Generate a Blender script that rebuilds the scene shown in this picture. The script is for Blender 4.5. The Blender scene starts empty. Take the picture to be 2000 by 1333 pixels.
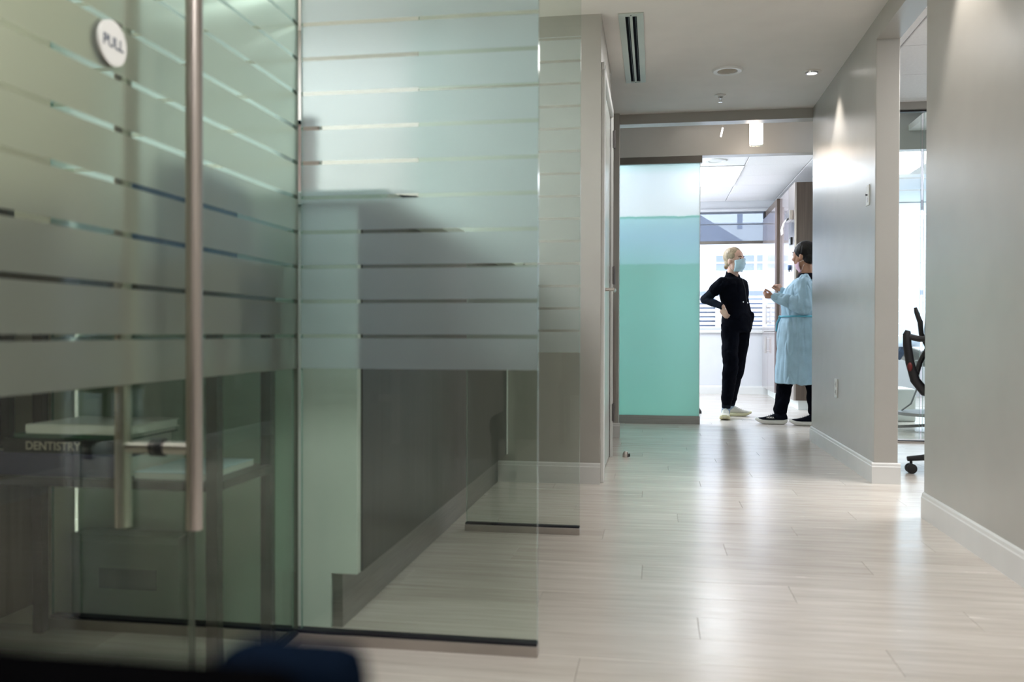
import bpy, bmesh, math, random
from mathutils import Vector, Matrix, Euler, noise
random.seed(7)
PI = math.pi
S = bpy.context.scene
COL = S.collection

# ------------------------------------------------------------------ camera, world, lights, exposure
cam = bpy.data.cameras.new('camera')
cam.sensor_width = 36.0
cam.lens = 1712.7 / 2000 * 36
cam.clip_start = 0.02
cam.dof.use_dof = True
cam.dof.focus_distance = 7.8
cam.dof.aperture_fstop = 3.4
co = bpy.data.objects.new('camera', cam); COL.objects.link(co)
_y, _p, _r = .161326, -.00857323, .00236376
_right = Vector((math.cos(_y), math.sin(_y), 0)); _fw = Vector((-math.sin(_y), math.cos(_y), 0)); _up = Vector((0, 0, 1))
_f2 = _fw*math.cos(_p) + _up*math.sin(_p); _u2 = -_fw*math.sin(_p) + _up*math.cos(_p)
_r3 = _right*math.cos(_r) + _u2*math.sin(_r); _u3 = -_right*math.sin(_r) + _u2*math.cos(_r)
co.matrix_world = Matrix(((_r3.x, _u3.x, -_f2.x, 0), (_r3.y, _u3.y, -_f2.y, 0), (_r3.z, _u3.z, -_f2.z, .8), (0, 0, 0, 1)))
S.camera = co

S.view_settings.view_transform = 'Standard'
S.view_settings.look = 'None'
S.view_settings.gamma = 1
S.view_settings.use_curve_mapping = False
S.view_settings.exposure = 0.2
S.cycles.use_denoising = True
S.cycles.max_bounces = 12
S.cycles.diffuse_bounces = 5
S.cycles.transmission_bounces = 8
S.cycles.glossy_bounces = 5
S.cycles.transparent_max_bounces = 24
S.cycles.caustics_reflective = False
S.cycles.caustics_refractive = True
S.cycles.blur_glossy = 1.0
S.cycles.sample_clamp_indirect = 4.0

w = bpy.data.worlds.new('sky'); S.world = w; w.use_nodes = True
nt = w.node_tree; nt.nodes.clear()
wo = nt.nodes.new('ShaderNodeOutputWorld'); bg = nt.nodes.new('ShaderNodeBackground')
bg.inputs['Color'].default_value = (.80, .89, 1.0, 1); bg.inputs['Strength'].default_value = 4.2
nt.links.new(bg.outputs[0], wo.inputs[0])

def area(name, loc, sx, sy, power, col=(1, 1, 1), rot=(0, 0, 0), portal=False, spread=None):
    l = bpy.data.lights.new(name, 'AREA'); l.shape = 'RECTANGLE'; l.size = sx; l.size_y = sy
    l.energy = power; l.color = col
    if spread: l.spread = spread
    if portal: l.cycles.is_portal = True
    o = bpy.data.objects.new(name, l); COL.objects.link(o); o.location = loc; o.rotation_euler = rot
    return o
def spot(name, loc, power, col=(1, .93, .84), size=70, blend=.6, r=.03):
    l = bpy.data.lights.new(name, 'SPOT'); l.energy = power; l.color = col; l.spot_size = math.radians(size); l.spot_blend = blend
    l.shadow_soft_size = r
    o = bpy.data.objects.new(name, l); COL.objects.link(o); o.location = loc
    return o
WARM = (1, .93, .85); NEUT = (1, .98, .95); COOL = (.86, .93, 1)
# ceiling luminaires of the corridor (out of frame, in front of and beside the camera) and of the rooms, plus added fill lights
area('corridor_ceiling_light', (-.1, .7, 2.47), .5, 1.2, 37, NEUT)
area('lobby_ceiling_light', (.1, 5.3, 2.47), .3, .5, 5, NEUT)
area('entrance_ceiling_light', (.4, -.6, 2.47), .6, .6, 16, NEUT)
area('reception_ceiling_light', (-2.1, 3.2, 2.47), 1.4, 1.4, 80, (.95, .97, 1))
area('waiting_wall_fill', (-2.7, 1.55, 2.47), .8, .4, 16, WARM)  # fill added to brighten the upper part of the far waiting-room wall
area('waiting_ceiling_light', (-2.4, .4, 2.47), .8, .8, 5, NEUT)
area('treatment_ceiling_light', (.62, 10.1, 2.555), .56, 1.1, 22, COOL)
area('treatment_side_fill', (-1.57, 10.2, 1.6), 1.6, 3.0, 100, COOL, rot=(0, -PI/2, 0))  # unseen fill added to brighten the far room and its ceiling; no window here
area('treatment_left_fill', (-.6, 8.9, 2.55), .6, .6, 40, COOL)  # fill added to light the teal glass and shelf unit from behind
area('passage_ceiling_light', (.4, 7.42, 2.69), .4, .4, 1, WARM)
area('office_ceiling_light', (2.3, 4.6, 2.47), .6, 1.2, 60, NEUT)
area('operatory_ceiling_light', (3.2, 9.4, 2.47), .6, 1.2, 70, COOL)
area('window_portal', (.3, 12.06, 1.65), 3.0, 1.7, 1, rot=(PI/2, 0, PI), portal=True)
area('operatory_window_portal', (3.2, 12.06, 1.5), 2.2, 2.0, 1, rot=(PI/2, 0, PI), portal=True)
spot('downlight_beam', (1.03, 5.91, 2.47), 20, WARM, 80)
spot('downlight_beam_near', (1.065, 3.5, 2.47), 50, WARM, 70)

# ------------------------------------------------------------------ materials
def mat(name, base=(.5, .5, .5), rough=.5, metal=0., var=.04, scale=6., stretch=(1, 1, 1), bump=0., bscale=40., spec=.5, coat=0., emit=None, estr=0., trans=0., ior=1.45, sheen=0., world=False):
    m = bpy.data.materials.new(name); m.use_nodes = True
    nt = m.node_tree; b = nt.nodes['Principled BSDF']
    tc = nt.nodes.new('ShaderNodeNewGeometry' if world else 'ShaderNodeTexCoord')
    mp = nt.nodes.new('ShaderNodeMapping'); mp.inputs['Scale'].default_value = stretch
    nt.links.new(tc.outputs['Position' if world else 'Object'], mp.inputs[0])
    n = nt.nodes.new('ShaderNodeTexNoise'); n.inputs['Scale'].default_value = scale; n.inputs['Detail'].default_value = 4
    nt.links.new(mp.outputs[0], n.inputs['Vector'])
    r = nt.nodes.new('ShaderNodeValToRGB')
    r.color_ramp.elements[0].position = .3; r.color_ramp.elements[1].position = .7
    r.color_ramp.elements[0].color = (*[max(0, c*(1-var)) for c in base], 1)
    r.color_ramp.elements[1].color = (*[min(1, c*(1+var)) for c in base], 1)
    nt.links.new(n.outputs[0], r.inputs[0]); nt.links.new(r.outputs[0], b.inputs['Base Color'])
    b.inputs['Roughness'].default_value = rough; b.inputs['Metallic'].default_value = metal
    b.inputs['Specular IOR Level'].default_value = spec; b.inputs['Coat Weight'].default_value = coat
    b.inputs['IOR'].default_value = ior; b.inputs['Transmission Weight'].default_value = trans
    b.inputs['Sheen Weight'].default_value = sheen
    if emit: b.inputs['Emission Color'].default_value = (*emit, 1); b.inputs['Emission Strength'].default_value = estr
    if bump:
        n2 = nt.nodes.new('ShaderNodeTexNoise'); n2.inputs['Scale'].default_value = bscale; n2.inputs['Detail'].default_value = 3
        nt.links.new(mp.outputs[0], n2.inputs['Vector'])
        bp = nt.nodes.new('ShaderNodeBump'); bp.inputs['Strength'].default_value = bump; bp.inputs['Distance'].default_value = .002
        nt.links.new(n2.outputs[0], bp.inputs['Height']); nt.links.new(bp.outputs[0], b.inputs['Normal'])
    return m

PAINT = mat('greige_paint', (.42, .405, .375), .27, var=.02, bump=.15, bscale=300, spec=.5)
PAINTW = mat('cream_paint', (.70, .66, .56), .5, var=.02, bump=.15, bscale=300)
PAINTL = mat('pale_paint', (.62, .63, .66), .5, var=.02, bump=.1, bscale=300)
CEIL = mat('ceiling_paint', (.74, .70, .66), .7, var=.02, bump=.2, bscale=200)
TRIM = mat('white_trim', (.68, .68, .67), .35, var=.03, bump=.05)
DOORM = mat('door_paint', (.56, .59, .56), .25, var=.02)
TILE = mat('ceiling_tile', (.88, .87, .88), .8, var=.03, scale=60, bump=.3, bscale=150)
GRID = mat('ceiling_grid', (.32, .34, .40), .5)
DARKWOOD = mat('charcoal_laminate', (.052, .049, .048), .28, var=.22, scale=3, stretch=(14, 14, .5))
BROWNWOOD = mat('brown_laminate', (.10, .072, .055), .35, var=.25, scale=3, stretch=(14, 14, .5))
CABFRONT = mat('glossy_brown_laminate', (.25, .21, .21), .16, var=.2, scale=3, stretch=(12, 12, .4), coat=.6)
WALNUT = mat('dark_walnut', (.03, .024, .02), .35, var=.3, scale=3, stretch=(1, 8, 8))
ALU = mat('brushed_aluminium', (.34, .33, .32), .38, .85, var=.1, scale=20, stretch=(.3, .3, 12))
STEEL = mat('brushed_steel', (.52, .47, .44), .3, 1., var=.06, scale=60, stretch=(8, 8, .2))
HINGE = mat('dark_steel', (.16, .15, .15), .35, .9, var=.1)
CHROME = mat('chrome', (.7, .7, .71), .12, 1., var=.02)
RAIL = mat('bronze_rail', (.14, .125, .11), .35, .7, var=.1)
RAILL = mat('satin_rail', (.42, .38, .35), .35, .7, var=.08)
WHITE = mat('white_plastic', (.75, .75, .73), .4, var=.02)
WHITEL = mat('white_lacquer', (.80, .84, .82), .35, var=.03)
DESKW = mat('pale_green_lacquer', (.60, .68, .63), .35, var=.03)
BLACK = mat('black_plastic', (.012, .012, .014), .4, var=.2)
BLACKSEAL = mat('black_seal', (.006, .006, .012), .5, var=.2)
NAVY = mat('navy_fabric', (.003, .006, .013), .9, var=.15, scale=30, spec=.0)
BLUEB = mat('blue_box', (.05, .11, .24), .5, var=.25, scale=20)
LEATHER = mat('black_leather', (.0012, .0012, .0014), .9, var=.2, scale=80, spec=.0)
SKIN1 = mat('fair_skin', (.60, .36, .27), .5, var=.06, scale=20)
SKIN2 = mat('tan_skin', (.42, .22, .14), .5, var=.06, scale=20)
BLONDE = mat('blonde_hair', (.36, .27, .17), .45, var=.45, scale=26, stretch=(.5, 1.6, .7), bump=.25, bscale=120)
BLACKH = mat('black_hair', (.006, .005, .0045), .5, var=.3, scale=60, bump=.15, bscale=150, spec=.3)
SCRUB = mat('black_scrubs', (.0022, .0026, .0055), .9, var=.2, scale=30, spec=.06)
SLEEVE = mat('charcoal_knit', (.007, .009, .015), .9, var=.2, scale=60, spec=.1)
MASK = mat('pale_blue_mask', (.50, .66, .74), .7, var=.05, scale=30)
MASKP = mat('pink_mask', (.62, .42, .52), .7, var=.05)
GOWN = mat('blue_gown', (.33, .49, .60), .75, var=.08, scale=14, bump=.5, bscale=22)
GOWNB = mat('blue_gown_tie', (.12, .40, .52), .7, var=.05)
SHOEW = mat('cream_knit', (.60, .57, .50), .8, var=.12, scale=120, bump=.4, bscale=300)
SOLEW = mat('cream_sole', (.62, .58, .38), .6, var=.1)
SHOEB = mat('black_knit', (.004, .005, .010), .85, var=.2, scale=80, spec=.1)
SOLEB = mat('white_sole', (.68, .67, .63), .6, var=.06)
SOCK = mat('grey_sock', (.26, .33, .42), .9, var=.1, scale=60)
EYEW = mat('eye_white', (.6, .58, .55), .3); IRIS = mat('dark_iris', (.03, .02, .015), .3)
BROW = mat('brow_hair', (.12, .07, .04), .8)
PAPER = mat('paper', (.80, .79, .77), .8, var=.03)
PINKP = mat('pink_card', (.62, .45, .42), .7, var=.08)
PURPLE = mat('purple_book_cloth', (.055, .05, .10), .6, var=.1)
BOOKK = mat('black_book_jacket', (.012, .012, .014), .35, var=.1)
GREENP = mat('green_book_jacket', (.05, .10, .07), .5, var=.1)
LETTER = mat('cream_lettering', (.42, .35, .29), .5)
LETTERK = mat('grey_lettering', (.10, .12, .16), .5)
CONCRETE = mat('facade_white', (.80, .80, .80), .8, var=.03)
FACGLASS = mat('facade_glass', (.22, .25, .33), .15, var=.2, scale=.5)
ASPHALT = mat('street_grey', (.5, .5, .5), .9, var=.1)
GREYV = mat('grey_vinyl', (.30, .31, .32), .5)
LAMP = mat('lit_lens', (.9, .9, .9), .4, emit=(1, .95, .88), estr=7.)
PANEL = mat('lit_panel', (.9, .9, .9), .4, emit=(.93, .96, 1), estr=3.2)
PENDANT = mat('lit_pendant_glass', (.9, .9, .9), .4, emit=(1, .95, .92), estr=5.)
SPKM = mat('speaker_mesh', (.42, .36, .29), .7, var=.1, scale=300)
STRIPD = mat('diffuser_black', (.002, .002, .005), .9, spec=.1)
VENTM = mat('vent_enamel', (.50, .54, .49), .4)

def glass(name, tint, frost=None, z0=.703, pitch=.0891, zbot=.709, ztop=1.978, gap=.010, film=(.80, .90, .92), gloss=1.0, frough=.6, scat=.13):
    """architectural glass; frost=True adds the etched film in horizontal bands (by height) on this face"""
    m = bpy.data.materials.new(name); m.use_nodes = True; nt = m.node_tree; nt.nodes.clear(); N = nt.nodes.new; L = nt.links.new
    out = N('ShaderNodeOutputMaterial')
    tr = N('ShaderNodeBsdfTransparent'); tr.inputs[0].default_value = (*tint, 1)
    gl = N('ShaderNodeBsdfGlossy'); gl.inputs['Roughness'].default_value = .02
    fr = N('ShaderNodeFresnel'); gg = N('ShaderNodeNewGeometry'); ii = N('ShaderNodeMapRange'); L(gg.outputs['Backfacing'], ii.inputs[0]); ii.inputs[3].default_value = 1.45; ii.inputs[4].default_value = 1/1.45; L(ii.outputs[0], fr.inputs['IOR'])
    fm = N('ShaderNodeMath'); fm.operation = 'MULTIPLY'; fm.inputs[1].default_value = gloss; L(fr.outputs[0], fm.inputs[0])
    mx = N('ShaderNodeMixShader'); L(fm.outputs[0], mx.inputs[0]); L(tr.outputs[0], mx.inputs[1]); L(gl.outputs[0], mx.inputs[2])
    if not frost:
        L(mx.outputs[0], out.inputs[0]); return m
    geo = N('ShaderNodeNewGeometry'); sp = N('ShaderNodeSeparateXYZ'); L(geo.outputs['Position'], sp.inputs[0])
    def math_(op, a, b):
        n = N('ShaderNodeMath'); n.operation = op
        for i, v in enumerate((a, b)):
            if isinstance(v, (int, float)): n.inputs[i].default_value = v
            else: L(v, n.inputs[i])
        return n.outputs[0]
    z = sp.outputs['Z']
    a = math_('GREATER_THAN', z, zbot); b = math_('LESS_THAN', z, ztop)
    t = math_('DIVIDE', math_('SUBTRACT', z, z0 - pitch/2), pitch)
    f = math_('ABSOLUTE', math_('SUBTRACT', math_('FRACT', t, 0), .5), 0)
    band = math_('GREATER_THAN', f, gap/2/pitch)
    first = math_('LESS_THAN', z, z0 + pitch*.5)
    band = math_('MAXIMUM', band, first)
    mask = math_('MULTIPLY', math_('MULTIPLY', a, b), band)
    re = N('ShaderNodeBsdfRefraction'); re.inputs['Roughness'].default_value = frough; re.inputs['IOR'].default_value = 1.14
    re.inputs[0].default_value = (*film, 1)
    tl = N('ShaderNodeBsdfTranslucent'); tl.inputs[0].default_value = (*film, 1)
    di = N('ShaderNodeBsdfDiffuse'); di.inputs[0].default_value = (*film, 1)
    m1 = N('ShaderNodeMixShader'); m1.inputs[0].default_value = scat; L(re.outputs[0], m1.inputs[1]); L(tl.outputs[0], m1.inputs[2])
    m2 = N('ShaderNodeMixShader'); m2.inputs[0].default_value = .08; L(m1.outputs[0], m2.inputs[1]); L(di.outputs[0], m2.inputs[2])
    g2 = N('ShaderNodeBsdfGlossy'); g2.inputs['Roughness'].default_value = .12
    m3 = N('ShaderNodeMixShader'); L(fm.outputs[0], m3.inputs[0]); L(m2.outputs[0], m3.inputs[1]); L(g2.outputs[0], m3.inputs[2])
    m4 = N('ShaderNodeMixShader'); L(mask, m4.inputs[0]); L(mx.outputs[0], m4.inputs[1]); L(m3.outputs[0], m4.inputs[2])
    L(m4.outputs[0], out.inputs[0])
    return m
G_CLEAR = glass('clear_glass', (.90, .95, .92))
G_CLEARA = glass('green_tinted_glass', (.86, .93, .88))
G_EDGEA = mat('door_glass_edge', (.10, .11, .09), .3, var=.1)
G_EDGE = mat('glass_edge', (.20, .34, .29), .15, var=.1)
G_FROST = glass('etched_glass', (.94, .97, .95), True, film=(.82, .92, .98))
G_FROSTA = glass('etched_green_glass', (.86, .93, .88), True, film=(.70, .76, .68), scat=.25)
G_FROSTC = glass('etched_glass_far', (.95, .97, .96), True, z0=.722, pitch=.0893, zbot=.725, ztop=1.980, film=(.84, .92, .92))
G_WINDOW = glass('window_glass', (.95, .97, 1.))

def teal_glass():
    m = bpy.data.materials.new('teal_printed_glass'); m.use_nodes = True; nt = m.node_tree; nt.nodes.clear(); N = nt.nodes.new; L = nt.links.new
    out = N('ShaderNodeOutputMaterial'); geo = N('ShaderNodeNewGeometry'); sp = N('ShaderNodeSeparateXYZ'); L(geo.outputs['Position'], sp.inputs[0])
    cx = N('ShaderNodeCombineXYZ'); L(sp.outputs['X'], cx.inputs[0])
    n = N('ShaderNodeTexNoise'); n.inputs['Scale'].default_value = 7; n.inputs['Detail'].default_value = 3; L(cx.outputs[0], n.inputs['Vector'])
    s = N('ShaderNodeMath'); s.operation = 'MULTIPLY_ADD'; s.inputs[1].default_value = .03; L(n.outputs[0], s.inputs[0]); L(sp.outputs['Z'], s.inputs[2])
    mr = N('ShaderNodeMapRange'); mr.inputs[1].default_value = 0; mr.inputs[2].default_value = 2.4; L(s.outputs[0], mr.inputs[0])
    r = N('ShaderNodeValToRGB'); cr = r.color_ramp; L(mr.outputs[0], r.inputs[0])
    pts = [(0, (.52, .82, .74)), (.25, (.52, .80, .74)), (.595, (.50, .75, .69)), (.602, (.60, .81, .81)), (.70, (.64, .82, .87)), (.765, (.68, .87, .89)), (.773, (.40, .72, .65)), (.778, (.96, 1, 1)), (.93, (.92, .98, 1))]
    cr.elements[0].position = 0; cr.elements[0].color = (*pts[0][1], 1); cr.elements[1].position = 1; cr.elements[1].color = (.62, .84, .82, 1)
    for p, c in pts[1:]:
        e = cr.elements.new(p); e.color = (*c, 1)
    tl = N('ShaderNodeBsdfTranslucent'); di = N('ShaderNodeBsdfDiffuse'); re = N('ShaderNodeBsdfRefraction')
    re.inputs['Roughness'].default_value = .75; re.inputs['IOR'].default_value = 1.14
    for q in (tl, di, re): L(r.outputs[0], q.inputs[0])
    m1 = N('ShaderNodeMixShader'); m1.inputs[0].default_value = .7; L(tl.outputs[0], m1.inputs[1]); L(re.outputs[0], m1.inputs[2])
    m2 = N('ShaderNodeMixShader'); m2.inputs[0].default_value = .38; L(m1.outputs[0], m2.inputs[1]); L(di.outputs[0], m2.inputs[2])
    g = N('ShaderNodeBsdfGlossy'); g.inputs['Roughness'].default_value = .35
    m3 = N('ShaderNodeMixShader'); m3.inputs[0].default_value = .05; L(m2.outputs[0], m3.inputs[1]); L(g.outputs[0], m3.inputs[2])
    L(m3.outputs[0], out.inputs[0]); return m
TEAL = teal_glass()

def shade_cloth():
    m = bpy.data.materials.new('screen_shade_cloth'); m.use_nodes = True; nt = m.node_tree; nt.nodes.clear(); N = nt.nodes.new; L = nt.links.new
    out = N('ShaderNodeOutputMaterial'); t = N('ShaderNodeBsdfTransparent'); t.inputs[0].default_value = (.68, .70, .72, 1)
    d = N('ShaderNodeBsdfDiffuse'); n = N('ShaderNodeTexNoise'); n.inputs['Scale'].default_value = 200
    r = N('ShaderNodeValToRGB'); r.color_ramp.elements[0].color = (.2, .22, .27, 1); r.color_ramp.elements[1].color = (.3, .32, .37, 1)
    L(n.outputs[0], r.inputs[0]); L(r.outputs[0], d.inputs[0])
    mx = N('ShaderNodeMixShader'); mx.inputs[0].default_value = .35; L(t.outputs[0], mx.inputs[1]); L(d.outputs[0], mx.inputs[2]); L(mx.outputs[0], out.inputs[0]); return m
SHADE = shade_cloth()

SUBFLOOR = mat('joint_beige', (.30, .27, .24), .6)
def plank_mat():
    m = bpy.data.materials.new('bleached_oak_plank'); m.use_nodes = True; nt = m.node_tree; N = nt.nodes.new; L = nt.links.new
    b = nt.nodes['Principled BSDF']; geo = N('ShaderNodeNewGeometry'); sp = N('ShaderNodeSeparateXYZ'); L(geo.outputs['Position'], sp.inputs[0])
    def mt(op, a, b_=0.):
        n = N('ShaderNodeMath'); n.operation = op
        for i, v in enumerate((a, b_)):
            if isinstance(v, (int, float)): n.inputs[i].default_value = v
            else: L(v, n.inputs[i])
        return n.outputs[0]
    row = mt('FLOOR', mt('DIVIDE', sp.outputs['Y'], .18))
    off = mt('MULTIPLY', mt('FRACT', mt('MULTIPLY', row, .377)), 1.22)
    colm = mt('FLOOR', mt('DIVIDE', mt('ADD', sp.outputs['X'], off), 1.22))
    cb = N('ShaderNodeCombineXYZ'); L(row, cb.inputs[0]); L(colm, cb.inputs[1])
    wn = N('ShaderNodeTexWhiteNoise'); wn.noise_dimensions = '2D'; L(cb.outputs[0], wn.inputs[0])
    mp = N('ShaderNodeMapping'); mp.inputs['Scale'].default_value = (1.3, 16, 1); L(geo.outputs['Position'], mp.inputs[0])
    ad = N('ShaderNodeVectorMath'); ad.operation = 'ADD'; L(mp.outputs[0], ad.inputs[0]); L(wn.outputs['Color'], ad.inputs[1])
    n = N('ShaderNodeTexNoise'); n.inputs['Scale'].default_value = 2.2; n.inputs['Detail'].default_value = 7; n.inputs['Roughness'].default_value = .6; L(ad.outputs[0], n.inputs['Vector'])
    v = mt('ADD', mt('MULTIPLY', n.outputs[0], .8), mt('MULTIPLY', wn.outputs[0], .16))
    r = N('ShaderNodeValToRGB'); r.color_ramp.elements[0].position = .28; r.color_ramp.elements[1].position = .72
    r.color_ramp.elements[0].color = (.50, .45, .405, 1); r.color_ramp.elements[1].color = (.68, .635, .59, 1)
    L(v, r.inputs[0]); L(r.outputs[0], b.inputs['Base Color'])
    rr = mt('ADD', mt('MULTIPLY', n.outputs[0], .16), .16); L(rr, b.inputs['Roughness']); b.inputs['Specular IOR Level'].default_value = .42
    bp = N('ShaderNodeBump'); bp.inputs['Strength'].default_value = .12; bp.inputs['Distance'].default_value = .001; L(n.outputs[0], bp.inputs['Height']); L(bp.outputs[0], b.inputs['Normal'])
    return m
PLANK = plank_mat()

# ------------------------------------------------------------------ mesh helpers
class MB:
    def __init__(s): s.v = []; s.f = []; s.m = []
    def add(s, vs, fs, mi=0):
        o = len(s.v); s.v += [tuple(p) for p in vs]; s.f += [tuple(i+o for i in f) for f in fs]; s.m += [mi]*len(fs); return s
    def box(s, x0, x1, y0, y1, z0, z1, mi=0):
        return s.add([(x0, y0, z0), (x1, y0, z0), (x1, y1, z0), (x0, y1, z0), (x0, y0, z1), (x1, y0, z1), (x1, y1, z1), (x0, y1, z1)],
                     [(0, 3, 2, 1), (4, 5, 6, 7), (0, 1, 5, 4), (1, 2, 6, 5), (2, 3, 7, 6), (3, 0, 4, 7)], mi)
    def cyl(s, p, q, r0, r1=None, n=16, mi=0):
        r1 = r0 if r1 is None else r1; p = Vector(p); q = Vector(q); d = (q-p).normalized()
        a = d.orthogonal().normalized(); b = d.cross(a); vs = []
        for c, r in ((p, r0), (q, r1)):
            for i in range(n):
                t = 2*PI*i/n; vs.append(c + a*math.cos(t)*r + b*math.sin(t)*r)
        fs = [(i, (i+1) % n, n+(i+1) % n, n+i) for i in range(n)] + [tuple(range(n))[::-1], tuple(range(n, 2*n))]
        return s.add(vs, fs, mi)
    def tube(s, pts, r, n=8, mi=0):
        pts = [Vector(p) for p in pts]; rs = r if isinstance(r, (list, tuple)) else [r]*len(pts); vs = []
        up = None
        for k, p in enumerate(pts):
            d = (pts[min(k+1, len(pts)-1)] - pts[max(k-1, 0)]).normalized()
            if up is None: up = d.orthogonal().normalized()
            a = (up - d*up.dot(d)).normalized(); up = a; b = d.cross(a)
            for i in range(n):
                t = 2*PI*i/n; vs.append(p + a*math.cos(t)*rs[k] + b*math.sin(t)*rs[k])
        fs = []
        for k in range(len(pts)-1):
            for i in range(n): fs.append((k*n+i, k*n+(i+1) % n, (k+1)*n+(i+1) % n, (k+1)*n+i))
        fs += [tuple(range(n))[::-1], tuple(range((len(pts)-1)*n, len(pts)*n))]
        return s.add(vs, fs, mi)
    def loft(s, rings, mi=0):
        n = len(rings[0]); vs = [p for r in rings for p in r]; fs = []
        for k in range(len(rings)-1):
            for i in range(n): fs.append((k*n+i, k*n+(i+1) % n, (k+1)*n+(i+1) % n, (k+1)*n+i))
        fs += [tuple(range(n))[::-1], tuple(range((len(rings)-1)*n, len(rings)*n))]
        return s.add(vs, fs, mi)
    def ell(s, c, r, rot=None, n=20, m=12, mi=0):
        c = Vector(c); vs = []; fs = []
        R = rot if rot is not None else Matrix.Identity(3)
        vs.append(c + R @ Vector((0, 0, -r[2])))
        for j in range(1, m):
            ph = -PI/2 + PI*j/m
            for i in range(n):
                t = 2*PI*i/n; vs.append(c + R @ Vector((r[0]*math.cos(ph)*math.cos(t), r[1]*math.cos(ph)*math.sin(t), r[2]*math.sin(ph))))
        vs.append(c + R @ Vector((0, 0, r[2]))); last = len(vs)-1
        for i in range(n): fs.append((0, 1+(i+1) % n, 1+i)); fs.append((last, last-n+i, last-n+(i+1) % n))
        for j in range(m-2):
            for i in range(n): a = 1+j*n; fs.append((a+i, a+(i+1) % n, a+n+(i+1) % n, a+n+i))
        return s.add(vs, fs, mi)
    def cap(s, p, q, r0, r1=None):
        r1 = r0 if r1 is None else r1
        s.ell(p, (r0,)*3, n=14, m=8); s.ell(q, (r1,)*3, n=14, m=8); return s.cyl(p, q, r0, r1, 14)
    def prism(s, poly, axis, a, b, mi=0):
        def P(u, v, t): return (t, u, v) if axis == 'x' else ((u, t, v) if axis == 'y' else (u, v, t))
        n = len(poly); vs = [P(u, v, a) for u, v in poly] + [P(u, v, b) for u, v in poly]
        return s.add(vs, [tuple(range(n))[::-1], tuple(range(n, 2*n))] + [(i, (i+1) % n, n+(i+1) % n, n+i) for i in range(n)], mi)
    def lathe(s, prof, c=(0, 0, 0), n=32, mi=0):
        c = Vector(c); return s.loft([[c + Vector((r*math.cos(2*PI*i/n), r*math.sin(2*PI*i/n), z)) for i in range(n)] for r, z in prof], mi)
    def build(s, name, mats, parent=None, bevel=0., smooth=False, remesh=0., origin=None, smo=0, disp=None, angle=35):
        me = bpy.data.meshes.new(name)
        o3 = Vector(origin) if origin else Vector((0, 0, 0))
        me.from_pydata([tuple(Vector(p)-o3) for p in s.v], [], s.f)
        mats = mats if isinstance(mats, (list, tuple)) else [mats]
        for m in mats: me.materials.append(m)
        for p, mi in zip(me.polygons, s.m): p.material_index = mi
        bm = bmesh.new(); bm.from_mesh(me); bmesh.ops.recalc_face_normals(bm, faces=bm.faces); bm.to_mesh(me); bm.free()
        o = bpy.data.objects.new(name, me); COL.objects.link(o); o.location = o3
        if parent:
            o.parent = parent; o.matrix_parent_inverse = Matrix.Translation(-wloc(parent))
        if remesh:
            r = o.modifiers.new('r', 'REMESH'); r.mode = 'VOXEL'; r.voxel_size = remesh; r.use_smooth_shade = True
            if smo: q = o.modifiers.new('s', 'SMOOTH'); q.factor = .5; q.iterations = smo
            dg = bpy.context.evaluated_depsgraph_get(); nm = bpy.data.meshes.new_from_object(o.evaluated_get(dg))
            if disp:
                amp, sc, st = disp[:3]
                nm.update(); ns = [v.normal.copy() for v in nm.vertices]
                for v, nn in zip(nm.vertices, ns):
                    w_ = v.co + o3; q = Vector((w_.x*sc, w_.y*sc, w_.z*sc*st))
                    v.co += nn*amp*(noise.noise(q) + .5*noise.noise(q*2.3) - (disp[3] if len(disp) > 3 else 0)*(1-min(1, 3*abs(noise.noise(q*1.3+Vector((5, 3, 1))))))**2)
            if not nm.materials: nm.materials.append(mats[0])
            o.modifiers.clear(); o.data = nm; me = nm
            for p in me.polygons: p.use_smooth = True
        elif smooth:
            for p in me.polygons: p.use_smooth = True
            me.set_sharp_from_angle(angle=math.radians(angle))
        if bevel:
            b = o.modifiers.new('b', 'BEVEL'); b.width = bevel; b.segments = 2; b.limit_method = 'ANGLE'
        return o
def wloc(o):
    v = o.location.copy()
    while o.parent: o = o.parent; v = v + o.location if not o.parent else v
    return v
def wloc(o):
    # objects here carry world-space locations with parent inverses cancelling, so location is world location
    return o.location.copy()
def tag(o, label=None, cat=None, group=None, kind=None):
    if label: o['label'] = label
    if cat: o['category'] = cat
    if group: o['group'] = group
    if kind: o['kind'] = kind
    return o
def thing(name, loc, label, cat, group=None):
    o = bpy.data.objects.new(name, None); COL.objects.link(o); o.location = loc; o.empty_display_size = .1
    return tag(o, label, cat, group)
def struct(o): o['kind'] = 'structure'; return o
def parent(o, p): o.parent = p; o.matrix_parent_inverse = Matrix.Translation(-wloc(p)); return o
def text(name, body, size, loc, rot, m, parent_, extrude=.0006, sx=1., bold=0.):
    cu = bpy.data.curves.new(name, 'FONT'); cu.body = body; cu.size = size; cu.extrude = extrude; cu.align_x = 'CENTER'; cu.align_y = 'CENTER'; cu.offset = bold
    t = bpy.data.objects.new(name, cu); COL.objects.link(t); t.scale = (sx, 1, 1)
    dg = bpy.context.evaluated_depsgraph_get(); me = bpy.data.meshes.new_from_object(t.evaluated_get(dg))
    bpy.data.objects.remove(t); me.materials.clear(); me.materials.append(m)
    R = Euler(rot).to_matrix().to_4x4() @ Matrix.Diagonal((sx, 1, 1, 1)); me.transform(R)
    o = bpy.data.objects.new(name, me); COL.objects.link(o); o.location = loc
    if parent_: parent(o, parent_)
    return o

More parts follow.
